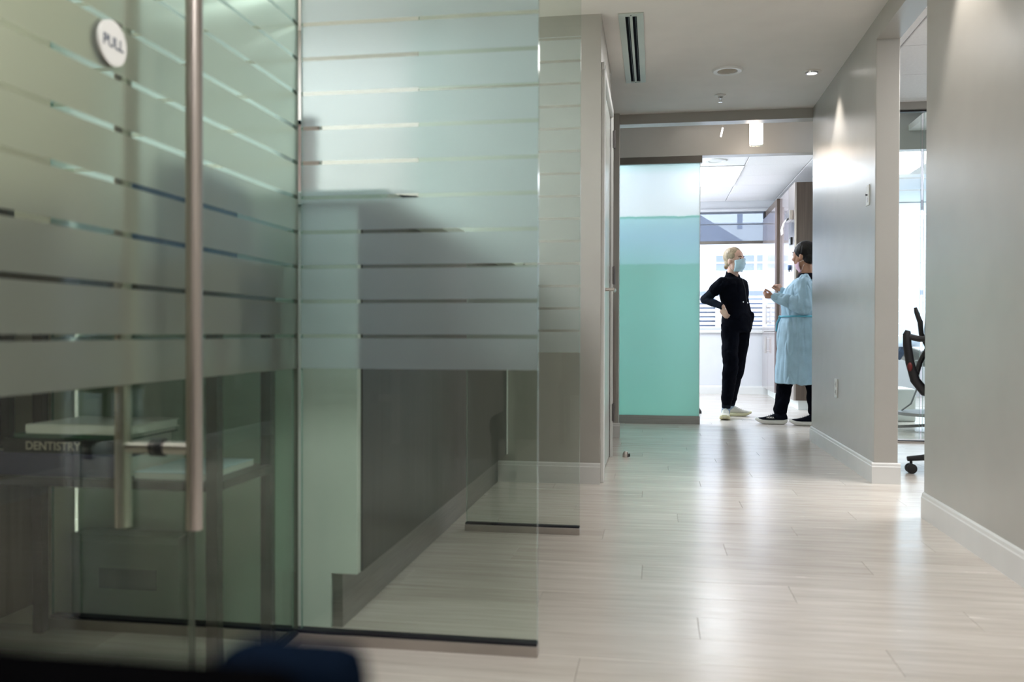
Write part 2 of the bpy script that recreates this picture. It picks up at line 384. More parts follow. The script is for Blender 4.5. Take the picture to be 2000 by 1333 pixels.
# ------------------------------------------------------------------ floor
floor = struct(MB().box(-4.6, 5.0, -2.1, 12.1, -.12, -.007).build('floor', SUBFLOOR))
ROW, LEN = .18, 1.22
def fr(v): return v - math.floor(v)
def plank_cells(x0, x1, r0, r1):
    for row in range(r0, r1):
        off = fr(row*.377)*LEN; c0 = math.floor((x0+off)/LEN); c = c0
        while c*LEN - off < x1:
            a = max(c*LEN-off, x0); b = min((c+1)*LEN-off, x1)
            if b-a > .02: yield a+.0004, b-.0004, row*ROW+.0004, (row+1)*ROW-.0004
            c += 1
def plank(mb, a, b, c, d):
    e = .0007; z = 0
    mb.add([(a, c, -.006), (b, c, -.006), (b, d, -.006), (a, d, -.006), (a, c, z-e), (b, c, z-e), (b, d, z-e), (a, d, z-e), (a+e, c+e, z), (b-e, c+e, z), (b-e, d-e, z), (a+e, d-e, z)],
           [(0, 3, 2, 1), (0, 1, 5, 4), (1, 2, 6, 5), (2, 3, 7, 6), (3, 0, 4, 7), (4, 5, 9, 8), (5, 6, 10, 9), (6, 7, 11, 10), (7, 4, 8, 11), (8, 9, 10, 11)])
for a, b, c, d in plank_cells(-1.9, 2.0, 10, 30):
    q = MB(); plank(q, a, b, c, d); q.build('plank', PLANK, floor, origin=((a+b)/2, (c+d)/2, 0))
q = MB()
for cells in (plank_cells(-4.6, 5.0, -11, 10), plank_cells(-4.6, -1.9, 10, 30), plank_cells(2.0, 5.0, 10, 30), plank_cells(-4.6, 5.0, 30, 67)):
    for a, b, c, d in cells: plank(q, a, b, c, d)
tag(q.build('plank_field', PLANK, floor), kind='stuff')

# ------------------------------------------------------------------ walls
XR, XR2 = 1.163, 1.285
struct(MB().box(XR, XR2, -2, 4.065, 0, 2.5).build('wall_right', PAINT, bevel=.004))
struct(MB().box(XR, XR2, 4.952, 6.849, 0, 2.5).build('wall_right_far', PAINT, bevel=.004))
struct(MB().box(XR, XR2, 4.065, 4.952, 2.378, 2.5).build('wall_right_lintel', PAINT))
def skirting(name, pts, h=.112, t=.012, inward=1):
    """run of baseboard with a moulded top edge; pts is a polyline on the floor, profile grows to the left of its direction"""
    mb = MB()
    for (x0, y0), (x1, y1) in zip(pts[:-1], pts[1:]):
        d = Vector((x1-x0, y1-y0, 0)).normalized(); n = Vector((-d.y, d.x, 0))*inward
        prof = [(0, 0), (t, 0), (t, h-.022), (t*.75, h-.018), (t*.6, h-.006), (t*.2, h), (0, h)]
        A = Vector((x0, y0, 0)); B = Vector((x1, y1, 0))
        mb.loft([[A + n*u + Vector((0, 0, v)) for u, v in prof], [B + n*u + Vector((0, 0, v)) for u, v in prof]])
    return struct(mb.build(name, TRIM))
skirting('baseboard_right', [(XR, -1.9), (XR, 4.065)])
skirting('baseboard_right_far', [(XR, 4.952), (XR, 6.86)])
skirting('baseboard_column', [(XR2+.012, 4.952), (XR-.012, 4.952)], inward=1)
# left: wall behind the reception, facing the camera, then the wall with the door
struct(MB().box(-4.6, -.285, 4.67, 4.79, 0, 2.495).build('wall_reception', PAINT))
struct(MB().box(-.40, -.285, 4.79, 4.80, 0, 2.495).box(-.40, -.285, 4.8, 5.70, 2.21, 2.495).box(-.40, -.285, 5.70, 5.745, 0, 2.495).build('wall_left', PAINT))
skirting('baseboard_reception', [(-.283, 4.67), (-.86, 4.67)], inward=1)
struct(MB().box(-1.6, -.273, 6.8, 6.92, 0, 2.495).build('wall_pilaster', PAINT, bevel=.003))
skirting('baseboard_pilaster', [(-.262, 6.8), (-1.5, 6.8)], inward=1)
struct(MB().box(-.312, -.296, 6.79, 6.8, .14, .98).build('trim_1', RAILL))
struct(MB().box(-1.6, XR2, 6.85, 6.97, 2.42, 2.73).build('wall_header', PAINT, bevel=.003))
struct(MB().box(-1.6, 4.9, 7.9, 8.02, 2.372, 2.75).build('wall_header_far', PAINT, bevel=.003))
struct(MB().box(-1.7, -1.6, 4.79, 12.0, 0, 2.75).build('wall_left_far', PAINTL))
struct(MB().box(-4.7, -4.6, -2.1, 4.79, 0, 2.5).build('wall_waiting', PAINTW))
struct(MB().box(-4.6, XR2, -2.1, -2.0, 0, 2.5).build('wall_back', PAINT))
struct(MB().box(-4.6, -1.62, 2.15, 2.25, 0, 2.495).build('wall_waiting_far', PAINTW))
# back wall with window opening
WX0, WX1, WZ0, WZ1 = -1.0, 1.60, .85, 2.45
struct(MB().box(-1.6, WX0, 12.0, 12.15, 0, 2.75).box(WX1, 2.15, 12.0, 12.15, 0, 2.75).box(WX0, WX1, 12.0, 12.15, 0, WZ0).box(WX0, WX1, 12.0, 12.15, WZ1, 2.75)
       .box(4.4, 4.9, 12.0, 12.15, 0, 2.75).box(2.15, 4.4, 12.0, 12.15, 0, .5).box(2.15, 4.4, 12.0, 12.15, 2.45, 2.75).build('wall_far', PAINTL))
skirting('baseboard_far', [(2.0, 12.0), (-1.6, 12.0)])
struct(MB().box(2.02, 2.12, 9.0, 12.0, 0, 2.57).build('wall_partition', PAINTL))
struct(MB().box(4.9, 5.0, 1.9, 12.1, 0, 2.75).build('wall_operatory', PAINTL))
struct(MB().box(XR2, 4.9, 1.9, 2.0, 0, 2.5).build('wall_office', PAINTL))
# ceilings
struct(MB().box(-4.6, XR2, -2.0, 6.85, 2.495, 2.6).build('ceiling', CEIL))
struct(MB().box(-1.6, 4.9, 6.97, 7.9, 2.70, 2.8).build('ceiling_passage', CEIL))
cf = struct(MB().box(-1.6, 4.9, 8.02, 12.0, 2.585, 2.7).build('ceiling_far', GRID))
TP = .635
def tiles(par, xs, ys, z, light=()):
    for i in range(len(xs)-1):
        for j in range(len(ys)-1):
            if (i, j) in light: continue
            a, b, c, d = xs[i]+.0035, xs[i+1]-.0035, ys[j]+.0025, ys[j+1]-.0025
            if i == len(xs)-2: pass
            MB().prism([(a, z+.004), (a+.004, z), (b-.004, z), (b, z+.004), (b, z+.012), (a, z+.012)], 'y', c, d).build('tile', TILE, par, origin=((a+b)/2, (c+d)/2, z))
xs = [.925+TP*k for k in range(-3, 2)] + [2.015]
ys = [8.03, 8.20, 8.83, 9.47, 10.10, 10.74, 11.37, 11.995]
tiles(cf, xs, ys, 2.57, light=((2, 3), (2, 4)))
co2 = struct(MB().box(XR2, 4.9, 2.0, 6.85, 2.515, 2.6).build('ceiling_office', GRID))
tiles(co2, [1.29, 1.43, 2.04, 2.65, 3.26, 3.87, 4.48, 4.89], [2.02, 2.43, 3.04, 3.65, 4.26, 4.87, 5.48, 6.09, 6.70, 6.84], 2.5)
cf2 = struct(MB().box(2.12, 4.9, 6.97, 12, 2.53, 2.58).build('ceiling_operatory', TILE))

# recessed light panel tile
lp = thing('ceiling_light_panel', (.6075, 10.1, 2.57), 'large lit square ceiling panel in the tiled ceiling of the far room', 'light')
MB().box(.30, .915, 9.48, 10.73, 2.566, 2.58).build('diffuser', PANEL, lp)
MB().box(.29, .30, 9.47, 10.74, 2.562, 2.584).box(.915, .925, 9.47, 10.74, 2.562, 2.584).box(.30, .915, 9.47, 9.48, 2.562, 2.584).box(.30, .915, 10.73, 10.74, 2.562, 2.584).build('frame', TRIM, lp)

def speaker(loc, r, label):
    t = thing('ceiling_speaker', loc, label, 'speaker')
    x, y, z = loc
    MB().lathe([(r, 0), (r*.98, -.006), (r*.9, -.012), (r*.66, -.010), (r*.62, -.002), (r*.62, 0)], loc, 40).build('ring', WHITE, t, smooth=True)
    MB().lathe([(r*.63, -.001), (r*.6, -.006), (r*.3, -.010), (.001, -.011)], loc, 32).build('grille', SPKM if z < 2.52 else WHITE, t, smooth=True)
speaker((.4545, 5.79, 2.495), .097, 'round ceiling speaker with white ring and beige grille in corridor ceiling')
speaker((.61, 9.17, 2.57), .115, 'round white ceiling speaker in a tile of the far room')
sk = thing('fire_sprinkler', (.4535, 6.39, 2.495), 'small chrome fire sprinkler head hanging from the corridor ceiling', 'sprinkler')
MB().lathe([(.040, 0), (.040, -.004), (.018, -.014), (.016, -.004), (.015, 0)], (.4535, 6.39, 2.495), 24).build('cover_ring', WHITE, sk, smooth=True)
MB().cyl((.4535, 6.39, 2.495), (.4535, 6.39, 2.468), .007).cyl((.4455, 6.39, 2.468), (.4505, 6.39, 2.448), .002).cyl((.4615, 6.39, 2.468), (.4565, 6.39, 2.448), .002).build('stem', CHROME, sk)
MB().lathe([(.003, 2.449), (.014, 2.447), (.014, 2.445), (.003, 2.444)], (.4535, 6.39, 0), 14).build('deflector', CHROME, sk)
dl = thing('recessed_downlight', (.995, 5.91, 2.495), 'small lit recessed downlight near the right corridor wall', 'light')
MB().lathe([(.058, 0), (.058, -.003), (.050, -.006), (.040, -.004), (.040, 0)], (.995, 5.91, 2.495), 32).build('trim_ring', CEIL, dl, smooth=True)
MB().lathe([(.040, -.003), (.038, -.012), (.030, -.013), (.029, -.004)], (.995, 5.91, 2.495), 32).build('collar', CHROME, dl, smooth=True)
MB().lathe([(.029, -.005), (.028, -.009), (.001, -.010)], (.995, 5.91, 2.495), 24).build('lens', LAMP, dl)
# slot diffuser
vt = thing('slot_diffuser', (-.13, 5.33, 2.495), 'long pale ceiling air diffuser with two black slots above the left door', 'vent')
x0, x1, y0, y1 = -.198, -.065, 4.68, 5.97
MB().box(x0, x0+.036, y0, y1, 2.488, 2.495).box(x1-.036, x1, y0, y1, 2.488, 2.495).box(-.139, -.124, y0+.04, y1-.03, 2.488, 2.495).box(x0+.036, x1-.036, y0, y0+.04, 2.488, 2.495).box(x0+.036, x1-.036, y1-.03, y1, 2.488, 2.495).build('frame', VENTM, vt, bevel=.0015)
for xa, xb in ((x0+.036, -.139), (-.124, x1-.036)):
    MB().box(xa, xb, y0+.04, y1-.03, 2.4925, 2.4955).build('slot', STRIPD, vt)
    MB().box((xa+xb)/2+.004, (xa+xb)/2+.006, y0+.045, y1-.035, 2.4905, 2.4925).build('vane', HINGE, vt)
for yy in (y0+.02, y1-.015): MB().cyl((-.1315, yy, 2.489), (-.1315, yy, 2.486), .004, n=10).build('screw', BLACK, vt)

# pendants in the passage
pd = thing('cylinder_pendant', (.812, 7.4, 2.70), 'lit white glass cylinder pendant lamp behind the doorway header', 'light')
MB().cyl((.812, 7.4, 2.70), (.812, 7.4, 2.56), .004).build('cord', CHROME, pd)
MB().lathe([(.045, 2.70), (.045, 2.69), (.001, 2.685)], (.812, 7.4, 0), 24).build('canopy', CHROME, pd)
MB().lathe([(.030, 2.565), (.053, 2.56), (.053, 2.42), (.0515, 2.415), (.053, 2.41), (.053, 2.355)], (.812, 7.4, 0), 32).build('glass_cylinder', PENDANT, pd, smooth=True)
MB().lathe([(.0535, 2.357), (.0535, 2.342), (.050, 2.342), (.050, 2.352)], (.812, 7.4, 0), 32).build('rim', G_CLEAR, pd, smooth=True)
l = bpy.data.lights.new('pendant_bulb', 'POINT'); l.energy = 1.7; l.color = (1, .80, .62); l.shadow_soft_size = .055
o = bpy.data.objects.new('pendant_bulb', l); COL.objects.link(o); o.location = (.812, 7.62, 2.30)
pe = thing('slim_pendant', (.538, 7.4, 2.70), 'thin slanting lit glass rod hanging on a fine cord', 'light')
MB().cyl((.545, 7.4, 2.70), (.545, 7.4, 2.494), .0012, n=6).build('cord', STEEL, pe)
MB().cyl((.545, 7.4, 2.494), (.530, 7.4, 2.421), .0065, n=12).build('glass_rod', PENDANT, pe, smooth=True)

# ------------------------------------------------------------------ window of far room, outside
wn = struct(MB().box(WX0, WX1, 12.05, 12.10, WZ0, WZ0+.04).box(WX0, WX1, 12.05, 12.10, WZ1-.04, WZ1).box(WX0, WX0+.04, 12.05, 12.10, WZ0, WZ1).box(WX1-.04, WX1, 12.05, 12.10, WZ0, WZ1)
            .box(WX0, WX1, 12.055, 12.095, 2.26, 2.275).build('window_1', PAINTL))
MB().box(WX0+.04, WX1-.04, 12.07, 12.076, WZ0+.04, WZ1-.04).build('window_pane', G_WINDOW, wn)
MB().box(WX0-.02, WX1+.02, 11.955, 12.05, WZ0-.035, WZ0).build('window_sill', TRIM, wn, bevel=.004)
sh = thing('roller_shade', (.3, 11.97, 2.44), 'grey translucent roller shade half drawn over the far window', 'shade')
MB().box(WX0, WX1, 11.975, 11.977, 2.03, 2.43).build('screen_cloth', SHADE, sh)
MB().box(WX0, WX1, 11.966, 11.984, 1.995, 2.035).build('bottom_bar', RAIL, sh, bevel=.002)
MB().cyl((WX0, 11.975, 2.445), (WX1, 11.975, 2.445), .022).build('roller_tube', PAINTL, sh, smooth=True)
# second window (operatory)
w2 = struct(MB().box(2.15, 2.19, 12.05, 12.10, .5, 2.45).box(4.36, 4.4, 12.05, 12.10, .5, 2.45).box(2.19, 4.36, 12.05, 12.10, .5, .54).box(2.19, 4.36, 12.05, 12.10, 2.41, 2.45).build('window_2', PAINTL))
MB().box(2.19, 4.36, 12.07, 12.076, .54, 2.41).build('window_pane', G_WINDOW, w2)
# outside: facade across the street
struct(MB().box(-40, 60, 12.4, 60, -6.2, -6).build('ground_outside', ASPHALT))
fb = thing('office_building', (2, 34, -6), 'white office building with blue windows seen through the far window', 'building')
MB().box(-14, 34, 34, 40, -6, 5.0).build('facade', CONCRETE, fb)
for z0 in (-3.6, -.2, 3.2):
    for k in range(12):
        x = -6.42 + (k//3)*2.9 + (k % 3)*.75
        fo = MB().box(x, x+.64, 33.93, 34.0, z0, z0+.56).build('window', FACGLASS, fb, origin=(x+.3, 33.95, z0+.3))
        MB().box(x-.02, x+.66, 33.9, 33.94, z0+.25, z0+.31).build('glazing_bar', CONCRETE, fo)
MB().box(-14, 34, 33.95, 34.0, 2.25, 2.42).build('string_course', FACGLASS, fb)
MB().box(-3, 6, 23.1, 23.2, -1.2, 1.72).build('glazing', FACGLASS, fb)
for k in range(26):
    MB().box(-3, 6, 23.0, 23.06, -1.2+k*.112, -1.135+k*.112).build('louver', CONCRETE, fb)
for x in (-3, -1.5, 0, 1.53, 2.1, 3.6, 5.9): MB().box(x, x+.16, 22.95, 23.0, -6, 1.75).build('louver_post', CONCRETE, fb)
MB().prism([(-2.0, 2.85), (1.95, 2.85), (1.0, 3.45), (-2.0, 5.2)], 'y', 20, 21).build('building_shadow_shape', FACGLASS, fb)  # dark slanted solid standing in for the building's shadow outside
MB().box(1.62, 1.72, 18, 18.1, 2.9, 4.2).build('flue', FACGLASS, fb)

# ------------------------------------------------------------------ door in left wall
dr = struct(MB().box(-.325, -.288, 4.815, 5.695, .008, 2.20).build('door_1', DOORM, bevel=.002))
struct(MB().box(-.34, -.268, 4.79, 4.81, 0, 2.215).box(-.34, -.268, 5.70, 5.72, 0, 2.215).box(-.34, -.268, 4.81, 5.70, 2.20, 2.215)
       .box(-.285, -.268, 4.71, 4.80, 0, 2.25).box(-.285, -.268, 4.70, 5.73, 2.21, 2.25).build('door_frame', TRIM, bevel=.003))
for z in (2.055, 1.178, .29):
    h = MB().cyl((-.262, 5.712, z-.06), (-.262, 5.712, z+.06), .009, n=12).box(-.289, -.286, 5.66, 5.70, z-.055, z+.055).box(-.272, -.266, 5.70, 5.712, z-.055, z+.055).build('hinge', HINGE, dr, smooth=True)
hd = MB().cyl((-.288, 4.875, 1.045), (-.279, 4.875, 1.045), .030, n=24).build('handle_rose', STEEL, dr, smooth=True)
MB().cyl((-.279, 4.875, 1.045), (-.225, 4.875, 1.045), .010).tube([(-.225, 4.870, 1.045), (-.222, 4.93, 1.045), (-.225, 5.00, 1.043)], .009).build('handle_lever', STEEL, hd, smooth=True)
MB().box(-.288, -.276, 4.862, 4.888, .98, 1.11).build('handle_plate', STEEL, hd, bevel=.003)
ds = thing('door_stop', (-.183, 5.73, 0), 'small domed metal door stop on the floor beside the open doorway', 'door stop')
MB().lathe([(.020, 0), (.020, .006), (.018, .024), (.012, .036), (.002, .040)], (-.183, 5.73, 0), 20).build('dome', STEEL, ds, smooth=True)
MB().box(-.163, -.155, 5.715, 5.745, .004, .024).build('bumper', BLACK, ds, bevel=.002)

# ------------------------------------------------------------------ switch, outlet
sw = thing('wall_switch', (1.16, 5.12, 1.569), 'white thermostat plate with small black knob high on the right wall', 'switch')
MB().box(1.158, 1.163, 5.075, 5.145, 1.513, 1.625).build('cover_plate', WHITE, sw, bevel=.003)
MB().cyl((1.158, 5.11, 1.572), (1.147, 5.11, 1.572), .0045, n=12).build('knob', BLACK, sw)
MB().box(1.1565, 1.158, 5.095, 5.125, 1.53, 1.555).build('rocker', STEEL, sw)
ol = thing('wall_outlet', (1.163, 5.94, .45), 'white double power outlet low on the right corridor wall', 'outlet')
MB().box(1.157, 1.163, 5.90, 5.98, .39, .512).build('cover_plate', WHITE, ol, bevel=.002)
for z in (.425, .475):
    s_ = MB().box(1.154, 1.158, 5.922, 5.958, z-.016, z+.016).build('socket', TRIM, ol, bevel=.002)
    MB().box(1.1535, 1.1545, 5.931, 5.934, z-.006, z+.006).box(1.1535, 1.1545, 5.946, 5.949, z-.006, z+.006).build('slot', BLACK, s_)

# ------------------------------------------------------------------ glass screens
def pane_slab(name, poly, axis, a, b, mats, par, film_side):
    """glass sheet; slot 0 clear faces, slot 1 film face, slot 2 edges"""
    mb = MB(); mb.prism(poly, axis, a, b); o = mb.build(name, mats, par)
    ax = 'xyz'.index(axis)
    for p in o.data.polygons:
        n = p.normal[ax]
        p.material_index = 2 if abs(n) < .5 else (1 if n*film_side > 0 else 0)
    return o
def rect(u0, u1, v0, v1): return [(u0, v0), (u1, v0), (u1, v1), (u0, v1)]
def rail(name, x0, x1, y0, y1, par, along='x', h=.026):
    r = MB().box(x0, x1, y0, y1, 0, h).build(name, RAILL, par, bevel=.001)
    if along == 'x': MB().box(x0+.002, x1-.002, (y0+y1)/2-.014, (y0+y1)/2+.014, h, h+.007).build('seal', BLACKSEAL, r)
    else: MB().box((x0+x1)/2-.014, (x0+x1)/2+.014, y0+.002, y1-.002, h, h+.007).build('seal', BLACKSEAL, r)
    return r
sb = thing('glass_screen', (-.9, 2.155, 0), 'large clear screen with frosted bands across the front of the reception desk', 'glass screen')
pane_slab('pane', rect(-.902, -.285, .030, 2.49), 'y', 2.149, 2.161, [G_CLEAR, G_FROST, G_EDGE], sb, -1)
pane_slab('pane', rect(-1.618, -.926, .030, 2.49), 'y', 2.149, 2.161, [G_CLEAR, G_FROST, G_EDGE], sb, -1)
rail('bottom_rail', -1.618, -.283, 2.135, 2.175, sb)
sc = thing('glass_screen', (-.5, 3.485, 0), 'narrow banded glass screen standing halfway along the desk front', 'glass screen')
pane_slab('pane', [(-.752, .030), (-.293, .030), (-.293, 2.49), (-.955, 2.49), (-.955, 1.184), (-.690, 1.184), (-.690, 1.143), (-.752, 1.143)], 'y', 3.480, 3.490, [G_CLEAR, G_FROSTC, G_EDGE], sc, -1)
rail('bottom_rail', -.757, -.291, 3.467, 3.503, sc)
sa = thing('glass_partition', (-.915, 1.9, 0), 'fixed green-tinted glass panel with frosted bands beside the glass door', 'glass screen')
pane_slab('pane', rect(1.632, 2.147, .030, 2.49), 'x', -.921, -.909, [G_CLEARA, G_FROSTA, G_EDGEA], sa, 1)
rail('bottom_rail', -.935, -.895, 1.632, 2.133, sa, 'y')
gd = thing('glass_door', (-.915, 1.1, 0), 'frosted-band glass entrance door with long steel pull handles', 'door')
pane_slab('pane', rect(.70, 1.626, .012, 2.44), 'x', -.921, -.909, [G_CLEARA, G_FROSTA, G_EDGEA], gd, 1)
def pull(sgn):
    xb = -.915 + sgn*.072
    h = MB().cyl((xb, 1.511, .434), (xb, 1.511, 1.95), .0155, n=24).build('pull_bar', STEEL, gd, smooth=True)
    for z in (.585, 1.80): MB().cyl((-.915+sgn*.012, 1.511, z), (xb-sgn*.004, 1.511, z), .0125, n=20).build('standoff', STEEL, h, smooth=True)
pull(1); pull(-1)
for z in (.585, 1.80): MB().cyl((-.928, 1.511, z), (-.902, 1.511, z), .0165, n=20).build('washer', BLACK, gd, smooth=True)
sg = MB().cyl((-.909, 1.358, 1.289), (-.9045, 1.358, 1.289), .038, n=48).build('pull_sign', WHITE, gd, smooth=True)
MB().cyl((-.926, 1.358, 1.289), (-.921, 1.358, 1.289), .038, n=48).build('pull_sign_backing', BLACK, gd, smooth=True)
text('lettering', 'PULL', .026, (-.9042, 1.358, 1.289), (PI/2, 0, PI/2), LETTERK, sg, .0002, bold=.0006)
struct(MB().box(-.945, -.885, -2.0, .69, 0, 2.49).build('wall_entrance', PAINT))

# ------------------------------------------------------------------ reception desk
dk = thing('reception_desk', (-1.2, 3.4, 0), 'tall reception desk with white end panel and charcoal wood front', 'desk')
MB().prism([(-1.62, .0), (-.864, .0), (-.864, .148), (-.789, .148), (-.789, 1.146), (-1.62, 1.146)], 'y', 2.262, 2.29).build('end_panel', DESKW, dk, bevel=.0015)
MB().box(-.812, -.785, 2.291, 4.668, .150, 1.146).build('front_panel', DARKWOOD, dk)
MB().box(-.846, -.834, 2.272, 4.655, 0, .150).build('kick_plate', ALU, dk)
MB().box(-.862, -.846, 2.272, 2.29, 0, .148).build('kick_return', ALU, dk)
MB().box(-.78, -1.45, 4.64, 4.665, .15, 1.146).build('back_end', WHITEL, dk)
MB().box(-1.62, -.697, 2.236, 4.668, 1.147, 1.181).build('counter_top', DESKW, dk, bevel=.004)
MB().box(-1.9, -1.2, 2.30, 4.66, .73, .76).build('work_surface', WHITEL, dk, bevel=.003)
MB().box(-1.22, -1.2, 2.30, 4.66, .76, 1.146).build('inner_panel', WHITEL, dk)
pn = thing('pen', (-.74, 2.45, 1.186), 'dark blue pen lying at the edge of the desk counter', 'pen')
MB().cyl((-.78, 2.36, 1.186), (-.668, 2.42, 1.186), .005, n=12).build('barrel', NAVY, pn, smooth=True)
MB().cyl((-.668, 2.42, 1.186), (-.658, 2.425, 1.186), .004, .001, n=12).build('tip', STEEL, pn)
bx = thing('leaflet_holder', (-.99, 2.42, 1.181), 'pale pink leaflet holder standing on the desk counter', 'holder')
MB().box(-1.06, -.955, 2.40, 2.405, 1.19, 1.40).build('leaflet', PINKP, bx)
MB().box(-1.065, -.95, 2.38, 2.44, 1.181, 1.19).box(-1.065, -.95, 2.41, 2.416, 1.19, 1.405).build('stand', WHITE, bx)
MB().box(-1.05, -.945, 2.395, 2.42, 1.405, 1.412).build('clip', NAVY, bx)

# ------------------------------------------------------------------ console behind the glass, with books
cs = thing('console_shelf', (-1.29, 1.965, 0), 'dark open console table with low shelf behind the glass door', 'console table')
X0, X1, Y0, Y1 = -1.63, -.958, 1.815, 2.118
for x in (X0, X1-.028):
    for y in (Y0, Y1-.028): MB().box(x, x+.028, y, y+.028, 0, .80).build('leg', WALNUT, cs, bevel=.001)
MB().box(X0-.005, X1+.005, Y0-.005, Y1+.005, .94, .962).build('table_top', WALNUT, cs, bevel=.002)
MB().box(X0, X1, Y0, Y1, .80, .94).build('apron', WALNUT, cs)
MB().box(X0+.029, X1-.029, Y0+.002, Y1-.002, .445, .465).box(X1-.029, X1, Y0+.03, Y1-.03, .445, .465).build('shelf', WALNUT, cs)
def book(x0, x1, y0, y1, z0, z1, cov, label, title=None):
    t = thing('book', ((x0+x1)/2, (y0+y1)/2, z0), label, 'book', 'books stacked on the console shelf')
    e = .003
    MB().box(x0, x1, y0, y1, z0, z0+e).box(x0, x1, y0, y1, z1-e, z1).box(x0, x1, y0, y0+e, z0+e, z1-e).build('cover', cov, t, bevel=.0008)
    MB().box(x0+.004, x1-.004, y0+e, y1-.004, z0+e, z1-e).build('pages', PAPER, t)
    if title:
        text('lettering', title, (z1-z0)*.85, ((x0+x1)/2-.02, y0-.0005, (z0+z1)/2), (PI/2, 0, 0), LETTER, t, .0003, bold=.0004)
    return t
book(-1.545, -1.185, 1.835, 2.085, .4655, .517, PURPLE, 'large purple clothbound book at the bottom of the stack')
book(-1.515, -1.215, 1.845, 2.075, .5175, .550, BOOKK, 'black book with cream spine lettering second from the bottom', 'DENTISTRY')
book(-1.49, -1.20, 1.85, 2.07, .5505, .562, GREENP, 'thin green book under the topmost book of the stack')
book(-1.46, -1.19, 1.85, 2.06, .5625, .584, WHITE, 'white book lying topmost in the stack')
mg = thing('magazine', (-1.08, 1.96, .4655), 'pale blue magazine lying on the shelf beside the book stack', 'magazine')
MB().box(-1.175, -1.0, 1.84, 2.08, .4655, .480).build('pages', WHITEL, mg); MB().box(-1.176, -.999, 1.839, 2.081, .480, .4815).build('cover', MASK, mg)
bb = thing('storage_box', (-1.12, 1.98, .962), 'blue patterned storage box standing on the console top', 'box')
MB().prism([(-1.26, .962), (-1.03, .962), (-1.03, 1.12), (-1.05, 1.16), (-1.12, 1.20), (-1.24, 1.21), (-1.26, 1.19)], 'y', 1.90, 2.06).build('body', BLUEB, bb, bevel=.006)
MB().box(-1.18, -1.10, 1.895, 1.90, 1.05, 1.07).build('handle', NAVY, bb)
cbx = thing('storage_carton', (-1.43, 2.21, 0), 'grey-green carton with dark label behind the glass under the console', 'box')
MB().box(-1.585, -1.265, 2.185, 2.255, 0, .245).build('body', mat('grey_green_card', (.20, .24, .20), .8), cbx, bevel=.003)
MB().box(-1.50, -1.33, 2.1835, 2.1848, .10, .155).build('label', mat('dark_label', (.07, .09, .08), .7), cbx)
MB().box(-1.585, -1.265, 2.184, 2.255, .225, .247).build('lid', mat('card_lid', (.24, .28, .24), .8), cbx, bevel=.002)
cr = thing('credenza', (-2.1, 1.95, 0), 'dark brown wooden credenza at the left behind the glass', 'cabinet')
MB().box(-2.6, -1.66, 1.78, 2.14, .06, .44).build('carcass', BROWNWOOD, cr, bevel=.002)
MB().box(-2.62, -1.645, 1.77, 2.145, .44, .465).build('top', WALNUT, cr, bevel=.002)
for x in (-2.13, -1.67): MB().box(x-.44, x, 1.765, 1.78, .08, .43).build('door', BROWNWOOD, cr, bevel=.002)
for x in (-2.57, -1.72): MB().box(x, x+.04, 1.82, 1.86, 0, .06).build('leg', WALNUT, cr)
mo = thing('display_screen', (-2.0, 2.0, .465), 'black display screen standing on the credenza', 'screen')
MB().box(-2.35, -1.645, 2.02, 2.05, .50, 1.13).build('casing', BLACK, mo, bevel=.006)
MB().box(-2.33, -1.665, 2.016, 2.02, .52, 1.11).build('glass', BLACKSEAL, mo)
MB().box(-2.1, -1.9, 1.95, 2.1, .465, .475).box(-2.02, -1.98, 2.0, 2.02, .475, .55).build('stand', BLACK, mo)

# ------------------------------------------------------------------ teal glass partition
tg = thing('teal_glass_partition', (0, 7.93, 0), 'tall teal printed glass partition on a metal base rail', 'glass screen')
MB().box(-.95, .388, 7.922, 7.936, .072, 2.312).build('pane', TEAL, tg)
MB().box(.388, .3925, 7.922, 7.936, .072, 2.312).build('pane_edge', WHITEL, tg)
MB().box(-.95, .396, 7.91, 7.95, 0, .072).build('base_rail', ALU, tg, bevel=.001)
MB().box(-.95, .408, 7.905, 7.955, 2.312, 2.372).build('top_rail', RAIL, tg, bevel=.001)
ft = thing('foot_pedal', (.42, 9.0, 0), 'small black foot pedal on the floor behind the teal glass edge', 'pedal')
MB().lathe([(.07, 0), (.07, .02), (.05, .05), (.02, .10), (.012, .16)], (.40, 9.02, 0), 20).build('base', BLACK, ft, smooth=True)
MB().box(.36, .44, 8.98, 9.06, .16, .21).build('pad', GREYV, ft, bevel=.008)
# shelving unit behind teal glass (shows as soft shapes)
su = thing('wall_shelf_unit', (-.3, 9.4, 0), 'white shelf unit dimly visible through the teal glass', 'shelf')
for z in (.9, 1.42, 1.62, 1.82): MB().box(-.75, .05, 9.3, 9.6, z, z+.02).build('shelf', WHITEL, su)
for x in (-.77, .05): MB().box(x, x+.02, 9.3, 9.6, 0, 1.84).build('side_panel', WHITEL, su)
MB().box(-.75, .05, 9.6, 9.61, 0, 1.84).build('back_panel', MASK, su)

